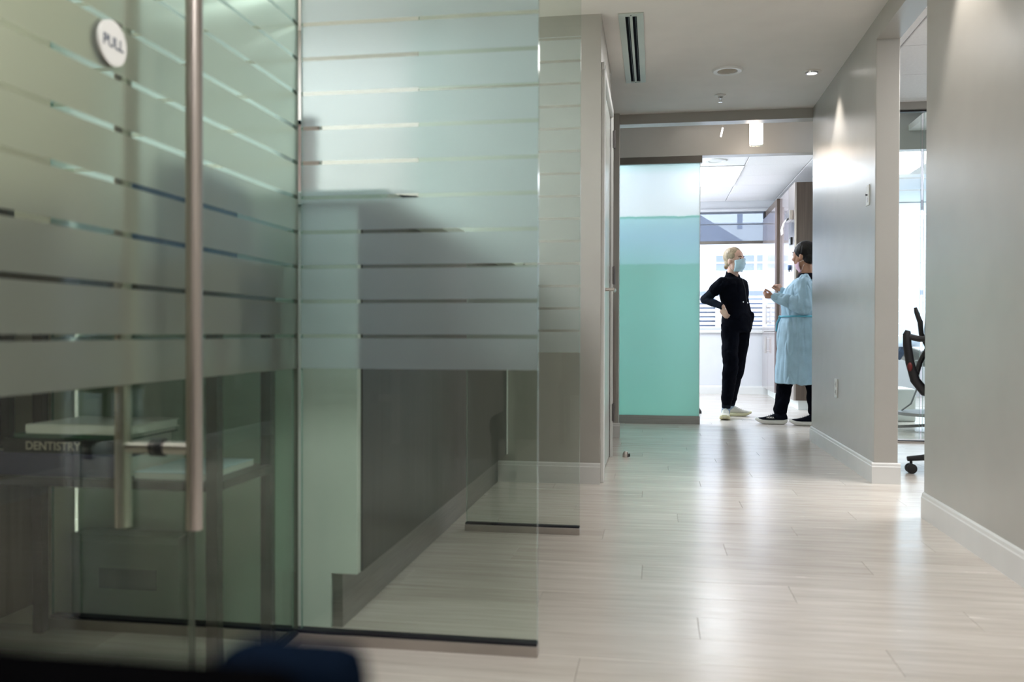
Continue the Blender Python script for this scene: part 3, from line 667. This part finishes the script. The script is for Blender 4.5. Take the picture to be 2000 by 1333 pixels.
# ------------------------------------------------------------------ cabinets in the far room
cb = thing('tall_cabinet', (1.73, 10.16, 0), 'tall brown cabinet with paper towel dispenser column, nearest of the right row', 'cabinet')
MB().box(1.468, 2.0, 9.60, 9.62, .10, 2.40).build('side_panel', BROWNWOOD, cb, bevel=.001)
MB().box(1.47, 2.0, 9.62, 10.72, .10, 2.40).build('carcass', BROWNWOOD, cb)
MB().box(1.50, 2.0, 9.63, 10.72, 0, .10).build('toe_kick', WHITEL, cb)
MB().box(1.448, 1.468, 9.60, 10.02, .10, 2.40).build('steel_column', STEEL, cb, bevel=.001)
MB().box(1.450, 1.470, 10.028, 10.715, .84, 2.40).build('door', CABFRONT, cb, bevel=.001)
d_ = MB().box(1.450, 1.470, 10.028, 10.715, .105, .83).build('door', CABFRONT, cb, bevel=.001)
MB().cyl((1.425, 10.1, .55), (1.425, 10.1, .78), .005, n=8).build('handle', STEEL, d_)
tw = thing('paper_towel_dispenser', (1.43, 9.8, 2.0), 'steel paper towel dispenser with white sheet hanging out', 'dispenser')
MB().box(1.405, 1.447, 9.68, 9.94, 2.02, 2.12).build('housing', STEEL, tw, bevel=.004)
q = MB(); pr = [(1.44, 2.055), (1.415, 2.055), (1.385, 2.03), (1.362, 1.99), (1.345, 1.93), (1.35, 1.875)]
th = [(x+.003, z-.001) for x, z in pr][::-1]
q.prism(pr+th, 'y', 9.72, 9.88); q.build('paper_sheet', PAPER, tw)
gb = thing('glove_box', (1.43, 9.8, 1.7), 'small dark dispenser on the steel column above the head of the gowned person', 'dispenser')
MB().box(1.43, 1.447, 9.74, 9.84, 1.76, 1.84).build('housing', BLACK, gb, bevel=.005)
MB().box(1.428, 1.431, 9.755, 9.825, 1.775, 1.825).build('window', GREYV, gb)
gb2 = thing('soap_dispenser', (1.43, 9.85, 1.35), 'round teal soap dispenser beside the face of the gowned person', 'dispenser')
MB().cyl((1.447, 9.85, 1.52), (1.42, 9.85, 1.52), .028, n=24).build('body', BLUEB, gb2, bevel=.004); MB().box(1.425, 1.44, 9.84, 9.86, 1.475, 1.495).build('nozzle', GREYV, gb2)
c2 = thing('tall_cabinet', (1.7, 11.3, 0), 'tall glossy cabinet with bar handles beside the far window', 'cabinet')
MB().box(1.418, 2.0, 10.735, 11.93, .10, 2.40).build('carcass', BROWNWOOD, c2, bevel=.001)
MB().box(1.47, 2.0, 10.74, 11.93, 0, .10).build('toe_kick', WHITEL, c2)
for i, (a, b) in enumerate(((10.735, 11.33), (11.335, 11.93))):
    for z0, z1, hz in ((.835, 2.30, (.92, 1.16)), (.105, .825, (.56, .77))):
        d_ = MB().box(1.398, 1.418, a, b, z0, z1).build('door', CABFRONT, c2, bevel=.001)
        hy = b-.05 if i == 0 else a+.05
        MB().cyl((1.368, hy, hz[0]), (1.368, hy, hz[1]), .006, n=10).cyl((1.368, hy, hz[0]+.03), (1.398, hy, hz[0]+.03), .004, n=8).cyl((1.368, hy, hz[1]-.03), (1.398, hy, hz[1]-.03), .004, n=8).build('handle', STEEL, d_, smooth=True)
MB().box(1.40, 1.43, 11.80, 11.93, 2.31, 2.395).build('hinge_block', BLACK, c2)

# ------------------------------------------------------------------ right: office opening, operatory beyond
g3 = thing('glass_screen', (2.2, 6.85, 0), 'banded glass partition seen through the right-hand opening', 'glass screen')
pane_slab('pane', rect(1.29, 1.925, .030, 2.435), 'y', 6.844, 6.856, [G_CLEAR, G_FROST, G_EDGE], g3, -1)
pane_slab('pane', rect(1.945, 4.88, .030, 2.435), 'y', 6.844, 6.856, [G_CLEAR, G_FROST, G_EDGE], g3, -1)
rail('bottom_rail', 1.29, 4.88, 6.832, 6.868, g3, h=.012)
MB().box(1.29, 4.88, 6.832, 6.868, 2.435, 2.447).build('top_channel', BLACK, g3)
struct(MB().box(1.287, 4.9, 6.80, 6.90, 2.448, 2.5).build('trim_2', PAINT))
dc = thing('dental_chair', (2.5, 7.9, 0), 'grey reclining dental chair beyond the banded glass', 'dental chair')
MB().lathe([(.26, 0), (.26, .03), (.12, .06), (.10, .40), (.16, .44)], (2.6, 8.0, 0), 28).build('base', WHITE, dc, smooth=True)
MB().loft([[Vector((x, y, z)) for y, z in ((7.78, zz), (8.22, zz), (8.24, zz+.06), (8.20, zz+.11), (7.80, zz+.11), (7.76, zz+.06))] for x, zz in ((2.05, .62), (2.2, .56), (2.5, .46), (2.8, .46), (3.1, .58), (3.35, .80))]).build('cushion', GREYV, dc, bevel=.02, smooth=True)
MB().tube([(2.05, 7.80, .16), (2.12, 7.78, .22), (2.2, 7.8, .42)], .007).tube([(1.9, 7.7, .03), (2.1, 7.78, .03), (2.4, 7.8, .05)], .012).build('hose', GREYV, dc, smooth=True)
MB().tube([(2.0, 7.75, .60), (2.05, 7.72, .70), (2.15, 7.7, .74)], [.03, .035, .02]).build('armrest', BLUEB, dc, smooth=True)
MB().tube([(2.12, 7.66, .56), (2.3, 7.62, .58), (2.45, 7.65, .60)], .03).build('tray', GREYV, dc, smooth=True)
st = thing('stepped_base_unit', (2.2, 8.6, 0), 'pale grey equipment base on the floor beyond the banded glass', 'equipment')
MB().box(2.16, 2.36, 8.5, 8.9, 0, .30).box(2.1, 2.16, 8.55, 8.7, .20, .34).build('housing', WHITEL, st, bevel=.015)
MB().lathe([(.24, 0), (.24, .025), (.2, .03)], (2.25, 7.75, .13), 32).box(2.25, 2.5, 7.8, 7.95, .10, .14).build('foot_plate', GREYV, dc, smooth=True)

oc = thing('office_chair', (1.80, 5.35, 0), 'black office chair on castors in the right-hand opening', 'chair')
cxx, cyy = 1.80, 5.35
MB().cyl((cxx, cyy, .09), (cxx, cyy, .40), .028).cyl((cxx, cyy, .08), (cxx, cyy, .15), .045).build('gas_column', BLACK, oc, smooth=True)
for k in range(5):
    a = PI + k*2*PI/5; dx, dy = math.cos(a), math.sin(a); R_ = .36
    lg = MB().tube([(cxx+dx*.03, cyy+dy*.03, .115), (cxx+dx*.2, cyy+dy*.2, .10), (cxx+dx*R_, cyy+dy*R_, .083)], [.026, .02, .014], n=10).build('base_arm', BLACK, oc, smooth=True)
    px, py = cxx+dx*(R_-.02), cyy+dy*(R_-.02)
    MB().cyl((px-dy*.026, py+dx*.026, .0285), (px-dy*.006, py+dx*.006, .0285), .028, n=24).cyl((px+dy*.026, py-dx*.026, .0285), (px+dy*.006, py-dx*.006, .0285), .028, n=24).cyl((px, py, .03), (px, py, .085), .008).build('caster', BLACK, lg, smooth=True)
MB().loft([[Vector((cxx+math.cos(t)*rx*(1 if abs(math.cos(t)) < .9 else .97), cyy+math.sin(t)*ry, z)) for t in [2*PI*i/24 for i in range(24)]] for rx, ry, z in ((.10, .1, .40), (.22, .22, .42), (.245, .24, .455), (.23, .23, .49), (.15, .15, .50))]).build('seat', BLACK, oc, smooth=True)
bk = MB()
rg = []
for z, x, wd, th_ in ((.46, 1.64, .14, .02), (.50, 1.61, .19, .028), (.60, 1.575, .215, .03), (.72, 1.565, .22, .028), (.83, 1.56, .215, .026), (.92, 1.555, .18, .02)):
    rg.append([Vector((x+.0+abs(math.sin(t))*.04+math.cos(t)*th_, 5.35+math.sin(t)*wd, z)) for t in [2*PI*i/20 for i in range(20)]])
bk.loft(rg).build('backrest', BLACK, oc, smooth=True)
MB().tube([(1.425, 5.3, .822), (1.420, 5.3, .80), (1.422, 5.3, .74), (1.437, 5.3, .64), (1.465, 5.3, .54), (1.52, 5.32, .475), (1.62, 5.34, .45)], [.014, .022, .023, .024, .026, .028, .02], n=12).tube([(1.47, 5.3, .56), (1.50, 5.33, .64), (1.545, 5.35, .72)], .014).build('back_frame', BLACK, oc, smooth=True)
MB().tube([(1.42, 5.3, .79), (1.48, 5.28, .775), (1.75, 5.12, .76)], .018, n=10).build('armrest', BLACK, oc, smooth=True)
MB().tube([(1.478, 5.35, .955), (1.484, 5.35, .93), (1.505, 5.35, .87), (1.512, 5.35, .80), (1.55, 5.35, .72)], [.008, .013, .015, .014, .014], n=10).build('headrest_bracket', BLACK, oc, smooth=True)
MB().ell((1.430, 5.275, .615), (.014, .012, .026)).build('red_knob', mat('red_plastic', (.12, .012, .012), .5), oc)

# ------------------------------------------------------------------ dark chair close to the camera
fc = thing('upholstered_chair', (-.42, .5, 0), 'black and navy upholstered chair back close by at the lower left', 'chair')
MB().box(-.70, -.106, .215, .265, .40, .698).build('backrest', LEATHER, fc, bevel=.012)
MB().box(-.68, -.12, .28, .74, .36, .46).build('seat', LEATHER, fc, bevel=.03)
MB().box(-.150, -.096, .266, .30, .42, .694).build('navy_side', NAVY, fc, bevel=.012)
for x in (-.67, -.15):
    for y in (.24, .70): MB().box(x, x+.03, y, y+.03, 0, .38).build('leg', BLACK, fc)

# ------------------------------------------------------------------ people
def frame(fx, fy, tilt=0.):
    f = Vector((fx, fy, 0)).normalized(); u = Vector((0, 0, 1)); l = u.cross(f)
    f2 = f*math.cos(tilt) - u*math.sin(tilt); u2 = f*math.sin(tilt) + u*math.cos(tilt)
    return Matrix((f2, l, u2)).transposed()
def ring(c, a, b, M, n=28, wav=0., k=7, ph=0., sup=1.):
    """ellipse ring: a along forward, b along left"""
    out = []
    for i in range(n):
        t = 2*PI*i/n; r = 1 + wav*math.sin(k*t+ph)
        ct, st_ = math.cos(t), math.sin(t)
        out.append(Vector(c) + M @ Vector((a*r*math.copysign(abs(ct)**sup, ct), b*r*math.copysign(abs(st_)**sup, st_), 0)))
    return out
def hand(mb, wrist, d, nrm, side=1, curl=.5, s=1.):
    """palm + four fingers + thumb; d = pointing dir, nrm = out of back of hand, side = +1 thumb along cross"""
    d = Vector(d).normalized(); nrm = Vector(nrm); nrm = (nrm - d*nrm.dot(d)).normalized(); a = d.cross(nrm)*side
    w0 = Vector(wrist)
    for i, (ln, off) in enumerate(((.072, .028), (.080, .0095), (.074, -.0095), (.058, -.027))):
        base = w0 + d*.012*s + a*off*.6*s; kn = w0 + d*(.085 - abs(off-.005)*.25)*s + a*off*s
        mb.cap(base, kn, .013*s, .0115*s)
        cu = curl*(1+.12*i); d1 = d*math.cos(cu) - nrm*math.sin(cu); m1 = kn + d1*ln*.45*s
        d2 = d*math.cos(cu*2.1) - nrm*math.sin(cu*2.1); m2 = m1 + d2*ln*.32*s
        d3 = d*math.cos(cu*2.9) - nrm*math.sin(cu*2.9); m3 = m2 + d3*ln*.23*s
        mb.cap(kn, m1, .0095*s, .0085*s); mb.cap(m1, m2, .0085*s, .0075*s); mb.cap(m2, m3, .0075*s, .0065*s)
    t0 = w0 + d*.02*s + a*.02*s; t1 = t0 + (d*.55 + a*.6 - nrm*.25).normalized()*.04*s; t2 = t1 + (d*.8 + a*.25 - nrm*.4).normalized()*.03*s; t3 = t2 + (d*.85 - nrm*.5).normalized()*.024*s
    mb.cap(t0, t1, .013*s, .0115*s); mb.cap(t1, t2, .0115*s, .0095*s); mb.cap(t2, t3, .0095*s, .008*s)
def head(mb, c, M, s=1.):
    c = Vector(c)
    def E(p, r): mb.ell(c + M @ (Vector(p)*s), [q*s for q in r], rot=M, n=24, m=16)
    E((-.012, 0, .032), (.094, .073, .090)); E((.022, 0, -.03), (.066, .056, .072)); E((.036, 0, -.078), (.034, .034, .030))
    E((.050, 0, .012), (.038, .054, .055)); E((.092, 0, -.018), (.015, .011, .014)); E((.080, 0, .004), (.012, .009, .026))
    E((.072, 0, -.052), (.016, .024, .013)); E((.064, .028, -.02), (.026, .024, .024)); E((.064, -.028, -.02), (.026, .024, .024))
    for sd in (-1, 1): E((-.008, sd*.073, -.012), (.018, .008, .029))
def face_bits(par, c, M, s=1.):
    c = Vector(c)
    for sd in (-1, 1):
        e = MB().ell(c + M @ (Vector((.0750, sd*.031, .020))*s), (.009*s, .013*s, .0075*s), rot=M, n=12, m=8).build('eye', EYEW, par, smooth=True)
        MB().ell(c + M @ (Vector((.0815, sd*.031, .020))*s), (.004*s, .0065*s, .0065*s), rot=M, n=10, m=6).build('iris', IRIS, e, smooth=True)
        MB().tube([c + M @ (Vector(p)*s) for p in ((.086, sd*.014, .038), (.080, sd*.031, .043), (.068, sd*.046, .037))], [.0035*s, .004*s, .002*s], n=6).build('eyebrow', BROW, par, smooth=True)
def shoe(par, heel, toe, upm, solm, name='shoe', logo=None, stackh=.034, high=.10):
    heel = Vector((*heel, 0)); toe = Vector((*toe, 0)); d = toe-heel; L_ = d.length; d.normalize(); l_ = Vector((-d.y, d.x, 0)); up = Vector((0, 0, 1))
    prof = [(-.012, .012, stackh+.03), (.0, .024, high*.7), (.03, .033, high*.95), (.12, .036, high), (.22, .037, high*1.02), (.34, .037, high*.98), (.48, .038, high*.80), (.62, .044, high*.66), (.78, .047, high*.56), (.89, .044, high*.53), (.965, .037, high*.49), (1., .024, high*.42)]
    rg = []; sg_ = []
    for t, wd, zt in prof:
        c = heel + d*t*L_; z0 = stackh*.7; H_ = zt - z0; rr = []; 
        for i in range(20):
            a = 2*PI*i/20; x = math.cos(a); z = math.sin(a); sx = wd*(.80 if z < 0 else .92)*math.copysign(abs(x)**.8, x)*(1 - .25*max(0, z)*(t < .45))
            rr.append(c + l_*sx + up*(z0 + H_*(.5+.5*math.copysign(abs(z)**.8, z))))
        rg.append(rr)
        toe_lift = max(0, t-.66)**2*.26 + max(0, .14-t)**2*.9
        c = c + d*(.006 if t >= .97 else 0)
        sq = .45 if .0 <= t <= .95 else 1.
        sw_ = wd*1.08; s1 = []
        for i in range(16):
            a = 2*PI*i/16; x = math.cos(a); z = math.sin(a)
            s1.append(c + l_*sw_*math.copysign(abs(x)**.4, x) + up*(toe_lift + (stackh - toe_lift*.3)*(.5 + (.5 if 0 < t < .97 else .40)*math.copysign(abs(z)**sq, z))))
        sg_.append(s1)
    u = MB().loft(rg).build(name, upm, par, smooth=True, angle=70)
    MB().loft(sg_).build('sole', solm, u, smooth=True, angle=60)
    lc = MB()
    for k in range(5):
        t = .40+k*.065; c = heel + d*t*L_; z = high*(1.0 - (t-.34)*1.15)+.004
        lc.tube([c - l_*.018 + up*(z-.006), c + up*z, c + l_*.018 + up*(z-.006)], .0028, n=6)
    lc.build('laces', PAPER if upm is SHOEW else BLACK, u, smooth=True)
    if logo:
        ln = l_ if l_.y < 0 else -l_
        ang = math.atan2((d if ln is l_ else -d).y, (d if ln is l_ else -d).x)
        ctr = heel + d*L_*.54 + ln*.0395 + up*.060
        ang = math.atan2(ln.y, ln.x) + PI/2
        text('lettering', logo, .019, ctr, (PI/2, 0, ang), PAPER, u, .0008, sx=1.15, bold=.0008)
    return u

# ---- person in black scrubs
P1 = thing('person', (.74, 8.55, 0), 'person in black scrubs and pale blue mask standing with one hand on hip', 'person')
M1 = frame(.78, -.62)
HM1 = frame(.76, -.65, .05)
HC1 = (.742, 8.50, 1.490)
body = MB(); head(body, HC1, HM1, 1.0)
body.cap((.722, 8.53, 1.345), (.732, 8.515, 1.44), .056, .050)
tor1 = [((.775, 8.55, .84), .105, .150), ((.77, 8.55, .92), .115, .160), ((.755, 8.545, 1.02), .095, .128), ((.745, 8.54, 1.09), .095, .125), ((.738, 8.535, 1.18), .112, .145), ((.73, 8.53, 1.27), .105, .158), ((.725, 8.53, 1.318), .075, .13), ((.722, 8.53, 1.342), .046, .060)]
def torso(mb, rows, M, g=0., sup=.9): mb.loft([ring(c, a+g, b+g, M, sup=sup) for c, a, b in rows])
torso(body, tor1, M1, -.012)
shR, elR, wrR = (.625, 8.41, 1.280), (.468, 8.50, 1.125), (.622, 8.365, 1.055)
shL, elL, wrL = (.822, 8.645, 1.275), (.845, 8.75, 1.06), (.880, 8.62, .93)
for a, b, c in ((shR, elR, wrR), (shL, elL, wrL)): body.cap(a, b, .044, .034); body.cap(b, c, .034, .023)
hpR, knR, anR = (.705, 8.49, .88), (.70, 8.44, .49), (.668, 8.50, .10)
hpL, knL, anL = (.825, 8.61, .88), (.785, 8.66, .49), (.733, 8.78, .11)
for a, b, c in ((hpR, knR, anR), (hpL, knL, anL)): body.cap(a, b, .075, .05); body.cap(b, c, .05, .033)
hand(body, wrR, (.30, .15, -.94), (-.6, -.78, .0), side=1, curl=.35, s=.88)
body.build('body', SKIN1, P1, remesh=.0045, smo=2)
face_bits(P1, HC1, HM1)
# hair: swept back with a parting and a low knot
hr = MB(); c = Vector(HC1)
def HE(mb, c, M, p, r, rot2=None): mb.ell(Vector(c) + M @ Vector(p), r, rot=M, n=28, m=18)
HE(hr, HC1, HM1, (-.027, 0, .043), (.095, .080, .092))
HE(hr, HC1, HM1, (-.046, 0, -.012), (.056, .064, .052)); HE(hr, HC1, HM1, (-.096, 0, -.055), (.020, .022, .026))
for sd in (-1, 1): HE(hr, HC1, HM1, (-.004, sd*.050, .040), (.048, .026, .042))
hr.build('hair', BLONDE, P1, remesh=.0045, smo=3, disp=(.002, 60, .3))
# mask
def mask(par, c, M, m, dz=0., s=1.):
    rg = []; c = Vector(c)
    for k in range(9):
        v = k/8; z = .001 - v*.104 + dz; bul = .018*math.sin(PI*min(1, v*1.05+.05)); rr = []
        pleat = .005*math.cos(v*PI*6)
        for i in range(15):
            a = (i/14-.5)*2; ang = a*1.25
            x = .020 + (.082+bul+pleat)*math.cos(ang)*(1-.10*v)*(1-.22*v**3) - .004; y = (.064 + .006*bul)*math.sin(ang)*(1-.12*v)/math.sin(1.25)
            rr.append(c + M @ (Vector((x, y, z + .012*(1-abs(a))*(1-v)*2))*s))
        rg.append(rr)
    mb = MB(); n = 15; vs = [p for r in rg for p in r]
    mb.add(vs, [(k*n+i, k*n+i+1, (k+1)*n+i+1, (k+1)*n+i) for k in range(8) for i in range(n-1)])
    o = mb.build('face_mask', m, par, smooth=True, angle=80)
    sm = o.modifiers.new('t', 'SOLIDIFY'); sm.thickness = .0025; sm.offset = 1
    for sd, idx in ((-1, 0), (1, 14)):
        for row, ez in ((0, .012), (8, -.030)):
            p = rg[row][idx]; ear = c + M @ (Vector((-.012, sd*.080, ez))*s)
            MB().tube([p, (p+ear)/2 + M @ Vector((0, sd*.004, 0)), ear], .001, n=6).build('ear_loop', PAPER, o)
    return o
mask(P1, HC1, HM1, MASK)
# scrub top
tp = MB(); torso(tp, tor1, M1, .012)
for a, b in ((shR, elR), (shL, elL)):
    a = Vector(a); b = Vector(b); tp.cap(a + Vector((0, 0, .004)), a + (b-a)*.42, .056, .058)
tp.cap((.70, 8.50, 1.335), (.75, 8.56, 1.335), .05, .05)
tp.cap((.845, 8.65, 1.12), (.875, 8.61, .95), .045, .052)
top_ = tp.build('scrub_top', SCRUB, P1, remesh=.007, smo=4, disp=(.008, 9, .6, .6))
def vneck(c, r0, r1, z0, zb, zf, M):
    a0 = ring((c[0], c[1], z0), r0, r0*1.05, M); out = []
    for rr in (r0*1.0, r1, r1*.9, r0*.88):
        rg_ = ring((c[0], c[1], z0), rr, rr*1.05, M)
        for i, p in enumerate(rg_):
            t = 2*PI*i/len(rg_); f_ = .5 - .5*math.cos(t)
            if rr in (r1, r1*.9): p.z = zf + (zb - zf)*f_**.7
            else: p.z = z0 - .02 - (.05 if math.cos(t) > .6 else 0)
        out.append(rg_)
    return out
nk = MB(); nk.loft(vneck((.730, 8.520), .080, .064, 1.340, 1.398, 1.312, M1)); nk.build('collar', SCRUB, top_, smooth=True)
for a, b, c, nm in ((shR, elR, wrR, 'sleeve'), (shL, elL, wrL, 'sleeve')):
    s_ = MB().cap(a, b, .052, .043).cap(b, Vector(b) + (Vector(c)-Vector(b))*.93, .043, .031); s_.build(nm, SLEEVE, P1, remesh=.006, smo=2, disp=(.005, 22, 1))
# trousers
tr_ = MB(); tr_.loft([ring((.775, 8.55, .82), .112, .158, M1), ring((.77, 8.55, .93), .128, .174, M1), ring((.76, 8.548, 1.0), .112, .15, M1)])
for a, b, c, r0 in ((hpR, knR, anR, .092), (hpL, knL, anL, .092)):
    c = Vector(c); b = Vector(b); e = b + (c-b)*.86; tr_.cap(a, b, r0, .071); tr_.cap(b, e, .071, .052)
tr_.cap((.885, 8.60, .97), (.865, 8.58, .89), .052, .050)
tr_.cap((.665, 8.44, .85), (.665, 8.44, .77), .040, .040)
tr_o = tr_.build('trousers', SCRUB, P1, remesh=.007, smo=4, disp=(.008, 8, 1.2, .5))
for a, b in ((knR, anR), (knL, anL)):
    a = Vector(a); b = Vector(b); MB().cyl(a+(b-a)*.84, a+(b-a)*1.0, .046, .040, n=20).build('cuff', SLEEVE, tr_o, smooth=True, bevel=.003)
    MB().cyl(a+(b-a)*.95, a+(b-a)*1.12, .039, .041, n=20).build('sock', SOCK, P1, smooth=True)
shoe(P1, (.672, 8.565), (.640, 8.305), SHOEW, SOLEW)
shoe(P1, (.692, 8.79), (.925, 8.765), SHOEW, SOLEW)
lo = MB().tube([(.80, 8.43, 1.33), (.83, 8.42, 1.22), (.845, 8.43, 1.10)], .003).build('lanyard', BLACK, top_)
for p in ((.815, 8.425, 1.10), (.857, 8.455, 1.092)): MB().ell(p, (.006, .005, .009)).build('clip', CHROME, lo)
MB().ell((.642, 8.345, 1.03), (.005, .005, .005)).build('bracelet_charm', CHROME, P1)

# ---- person in blue gown
P2 = thing('person', (1.26, 8.08, 0), 'dark-haired person in pale blue gown and black trousers gesturing with both hands', 'person')
M2 = frame(-.90, .43)
HM2 = frame(-.86, .51, .08)
HC2 = (1.292, 8.06, 1.490)
b2 = MB(); head(b2, HC2, HM2, 1.0)
b2.cap((1.325, 8.07, 1.30), (1.312, 8.065, 1.42), .060, .054)
tor2 = [((1.27, 8.08, .82), .135, .165), ((1.265, 8.08, .92), .15, .175), ((1.275, 8.08, 1.02), .13, .155), ((1.29, 8.08, 1.12), .13, .16), ((1.30, 8.08, 1.20), .115, .17), ((1.31, 8.075, 1.265), .08, .14), ((1.315, 8.07, 1.30), .05, .07)]
torso(b2, tor2, M2, -.015)
s2L, e2L, w2L = (1.270, 7.965, 1.235), (1.272, 7.90, 1.045), (1.030, 7.97, 1.130)
s2R, e2R, w2R = (1.37, 8.22, 1.22), (1.30, 8.32, 1.04), (1.135, 8.20, 1.185)
for a, b, c in ((s2L, e2L, w2L), (s2R, e2R, w2R)): b2.cap(a, b, .046, .036); b2.cap(b, c, .034, .021)
h2R, k2R, a2R = (1.25, 8.16, .84), (1.17, 8.12, .47), (1.095, 8.07, .10)
h2L, k2L, a2L = (1.30, 8.02, .84), (1.37, 8.00, .47), (1.385, 7.985, .10)
for a, b, c in ((h2R, k2R, a2R), (h2L, k2L, a2L)): b2.cap(a, b, .08, .055); b2.cap(b, c, .055, .036)
hand(b2, w2L, (-.88, .10, .10), (.1, -.65, -.75), side=1, curl=.85, s=.85)
hand(b2, w2R, (-.50, .1, .80), (.5, -.7, .35), side=-1, curl=.85, s=.85)
b2.build('body', SKIN2, P2, remesh=.0045, smo=2)
face_bits(P2, HC2, HM2)
h2 = MB()
HE(h2, HC2, HM2, (-.026, 0, .040), (.102, .084, .094)); HE(h2, HC2, HM2, (-.058, 0, -.018), (.062, .070, .062)); HE(h2, HC2, HM2, (-.112, 0, .0), (.046, .050, .052))
for sd in (-1, 1): HE(h2, HC2, HM2, (.006, sd*.052, .040), (.048, .026, .042))
h2.build('hair', BLACKH, P2, remesh=.0045, smo=3, disp=(.002, 60, .3))
mk = mask(P2, Vector(HC2) + HM2 @ Vector((-.018, 0, -.055)), HM2, MASKP, s=.85)
for sd in (1,): MB().ell(Vector(HC2) + HM2 @ Vector((-.006, -sd*.082, -.04)), (.004, .002, .012), rot=HM2).build('earring', CHROME, P2)
sc2 = MB(); sc2.loft([ring((1.318, 8.07, 1.285), .085, .092, M2), ring((1.322, 8.068, 1.338), .066, .068, M2), ring((1.322, 8.068, 1.338), .060, .062, M2), ring((1.318, 8.07, 1.285), .076, .080, M2)]); sc2.build('collar', SHOEB, P2, smooth=True)
gw = MB(); rows = []
for z, a, b, wv, cx_ in ((.365, .200, .225, .030, 1.262), (.50, .196, .220, .034, 1.260), (.65, .186, .210, .030, 1.258), (.80, .180, .205, .022, 1.258), (.90, .168, .195, .014, 1.260), (.955, .150, .182, .008, 1.266), (.99, .156, .184, .008, 1.268), (1.06, .170, .190, .012, 1.275), (1.14, .168, .190, .008, 1.285), (1.20, .145, .188, .0, 1.297), (1.255, .105, .160, 0, 1.308), (1.295, .076, .105, 0, 1.316)):
    rows.append(ring((cx_, 8.08, z), a, b, M2, n=64, wav=wv, k=9, ph=z*3))
gw.loft(rows)
def sleeve_pts(a, b, c, r):
    a, b, c = Vector(a), Vector(b), Vector(c)
    gw.cap(a, b + Vector((0, 0, -.005)), r[0], r[1]); gw.cap(b, b+(c-b)*.6, r[1], r[2]); gw.cap(b+(c-b)*.6, b+(c-b)*.97, r[2], r[3])
sleeve_pts(s2L, e2L, w2L, (.070, .078, .060, .043)); sleeve_pts(s2R, e2R, w2R, (.070, .072, .054, .042))
gw.cap((1.30, 8.00, 1.275), (1.335, 8.15, 1.275), .055, .055); gw.cap((1.25, 7.99, 1.20), (1.27, 7.97, 1.08), .08, .09)
gown = gw.build('gown', GOWN, P2, remesh=.0055, smo=2, disp=(.011, 12, .28, .7))
# cut the closed hem into an open skirt look: dark lining disc slightly inside is avoided, hem stays solid and thin lip added
bl = MB(); N_ = 48
inner = ring((1.266, 8.08, .955), .158, .190, M2, n=N_); 
bl.tube(inner + [inner[0]], .008, n=6); bl.build('waist_tie', GOWNB, gown, smooth=True)
tp0 = Vector((1.266, 8.08, .955)) + M2 @ Vector((.150, .07, 0))
MB().tube([tp0, tp0 + Vector((-.03, -.01, -.06)), tp0 + Vector((-.035, -.01, -.13))], [.009, .008, .007], n=6).tube([tp0, tp0 + Vector((-.005, -.03, -.08)), tp0 + Vector((-.01, -.035, -.17))], [.009, .008, .007], n=6).ell(tp0, (.016, .016, .012)).build('tie_ends', GOWNB, gown, smooth=True)
t2 = MB()
for a, b, c in ((h2R, k2R, a2R), (h2L, k2L, a2L)):
    c = Vector(c); b = Vector(b); t2.cap(a, b, .085, .078); t2.cap(b, b+(c-b)*.95, .078, .060)
t2.build('trousers', SCRUB, P2, remesh=.007, smo=3, disp=(.010, 10, .8, .6))
shoe(P2, (1.160, 8.045), (.895, 8.075), SHOEB, SOLEB, logo='HOKA', stackh=.040, high=.105)
shoe(P2, (1.440, 7.945), (1.172, 7.985), SHOEB, SOLEB, stackh=.040, high=.105)
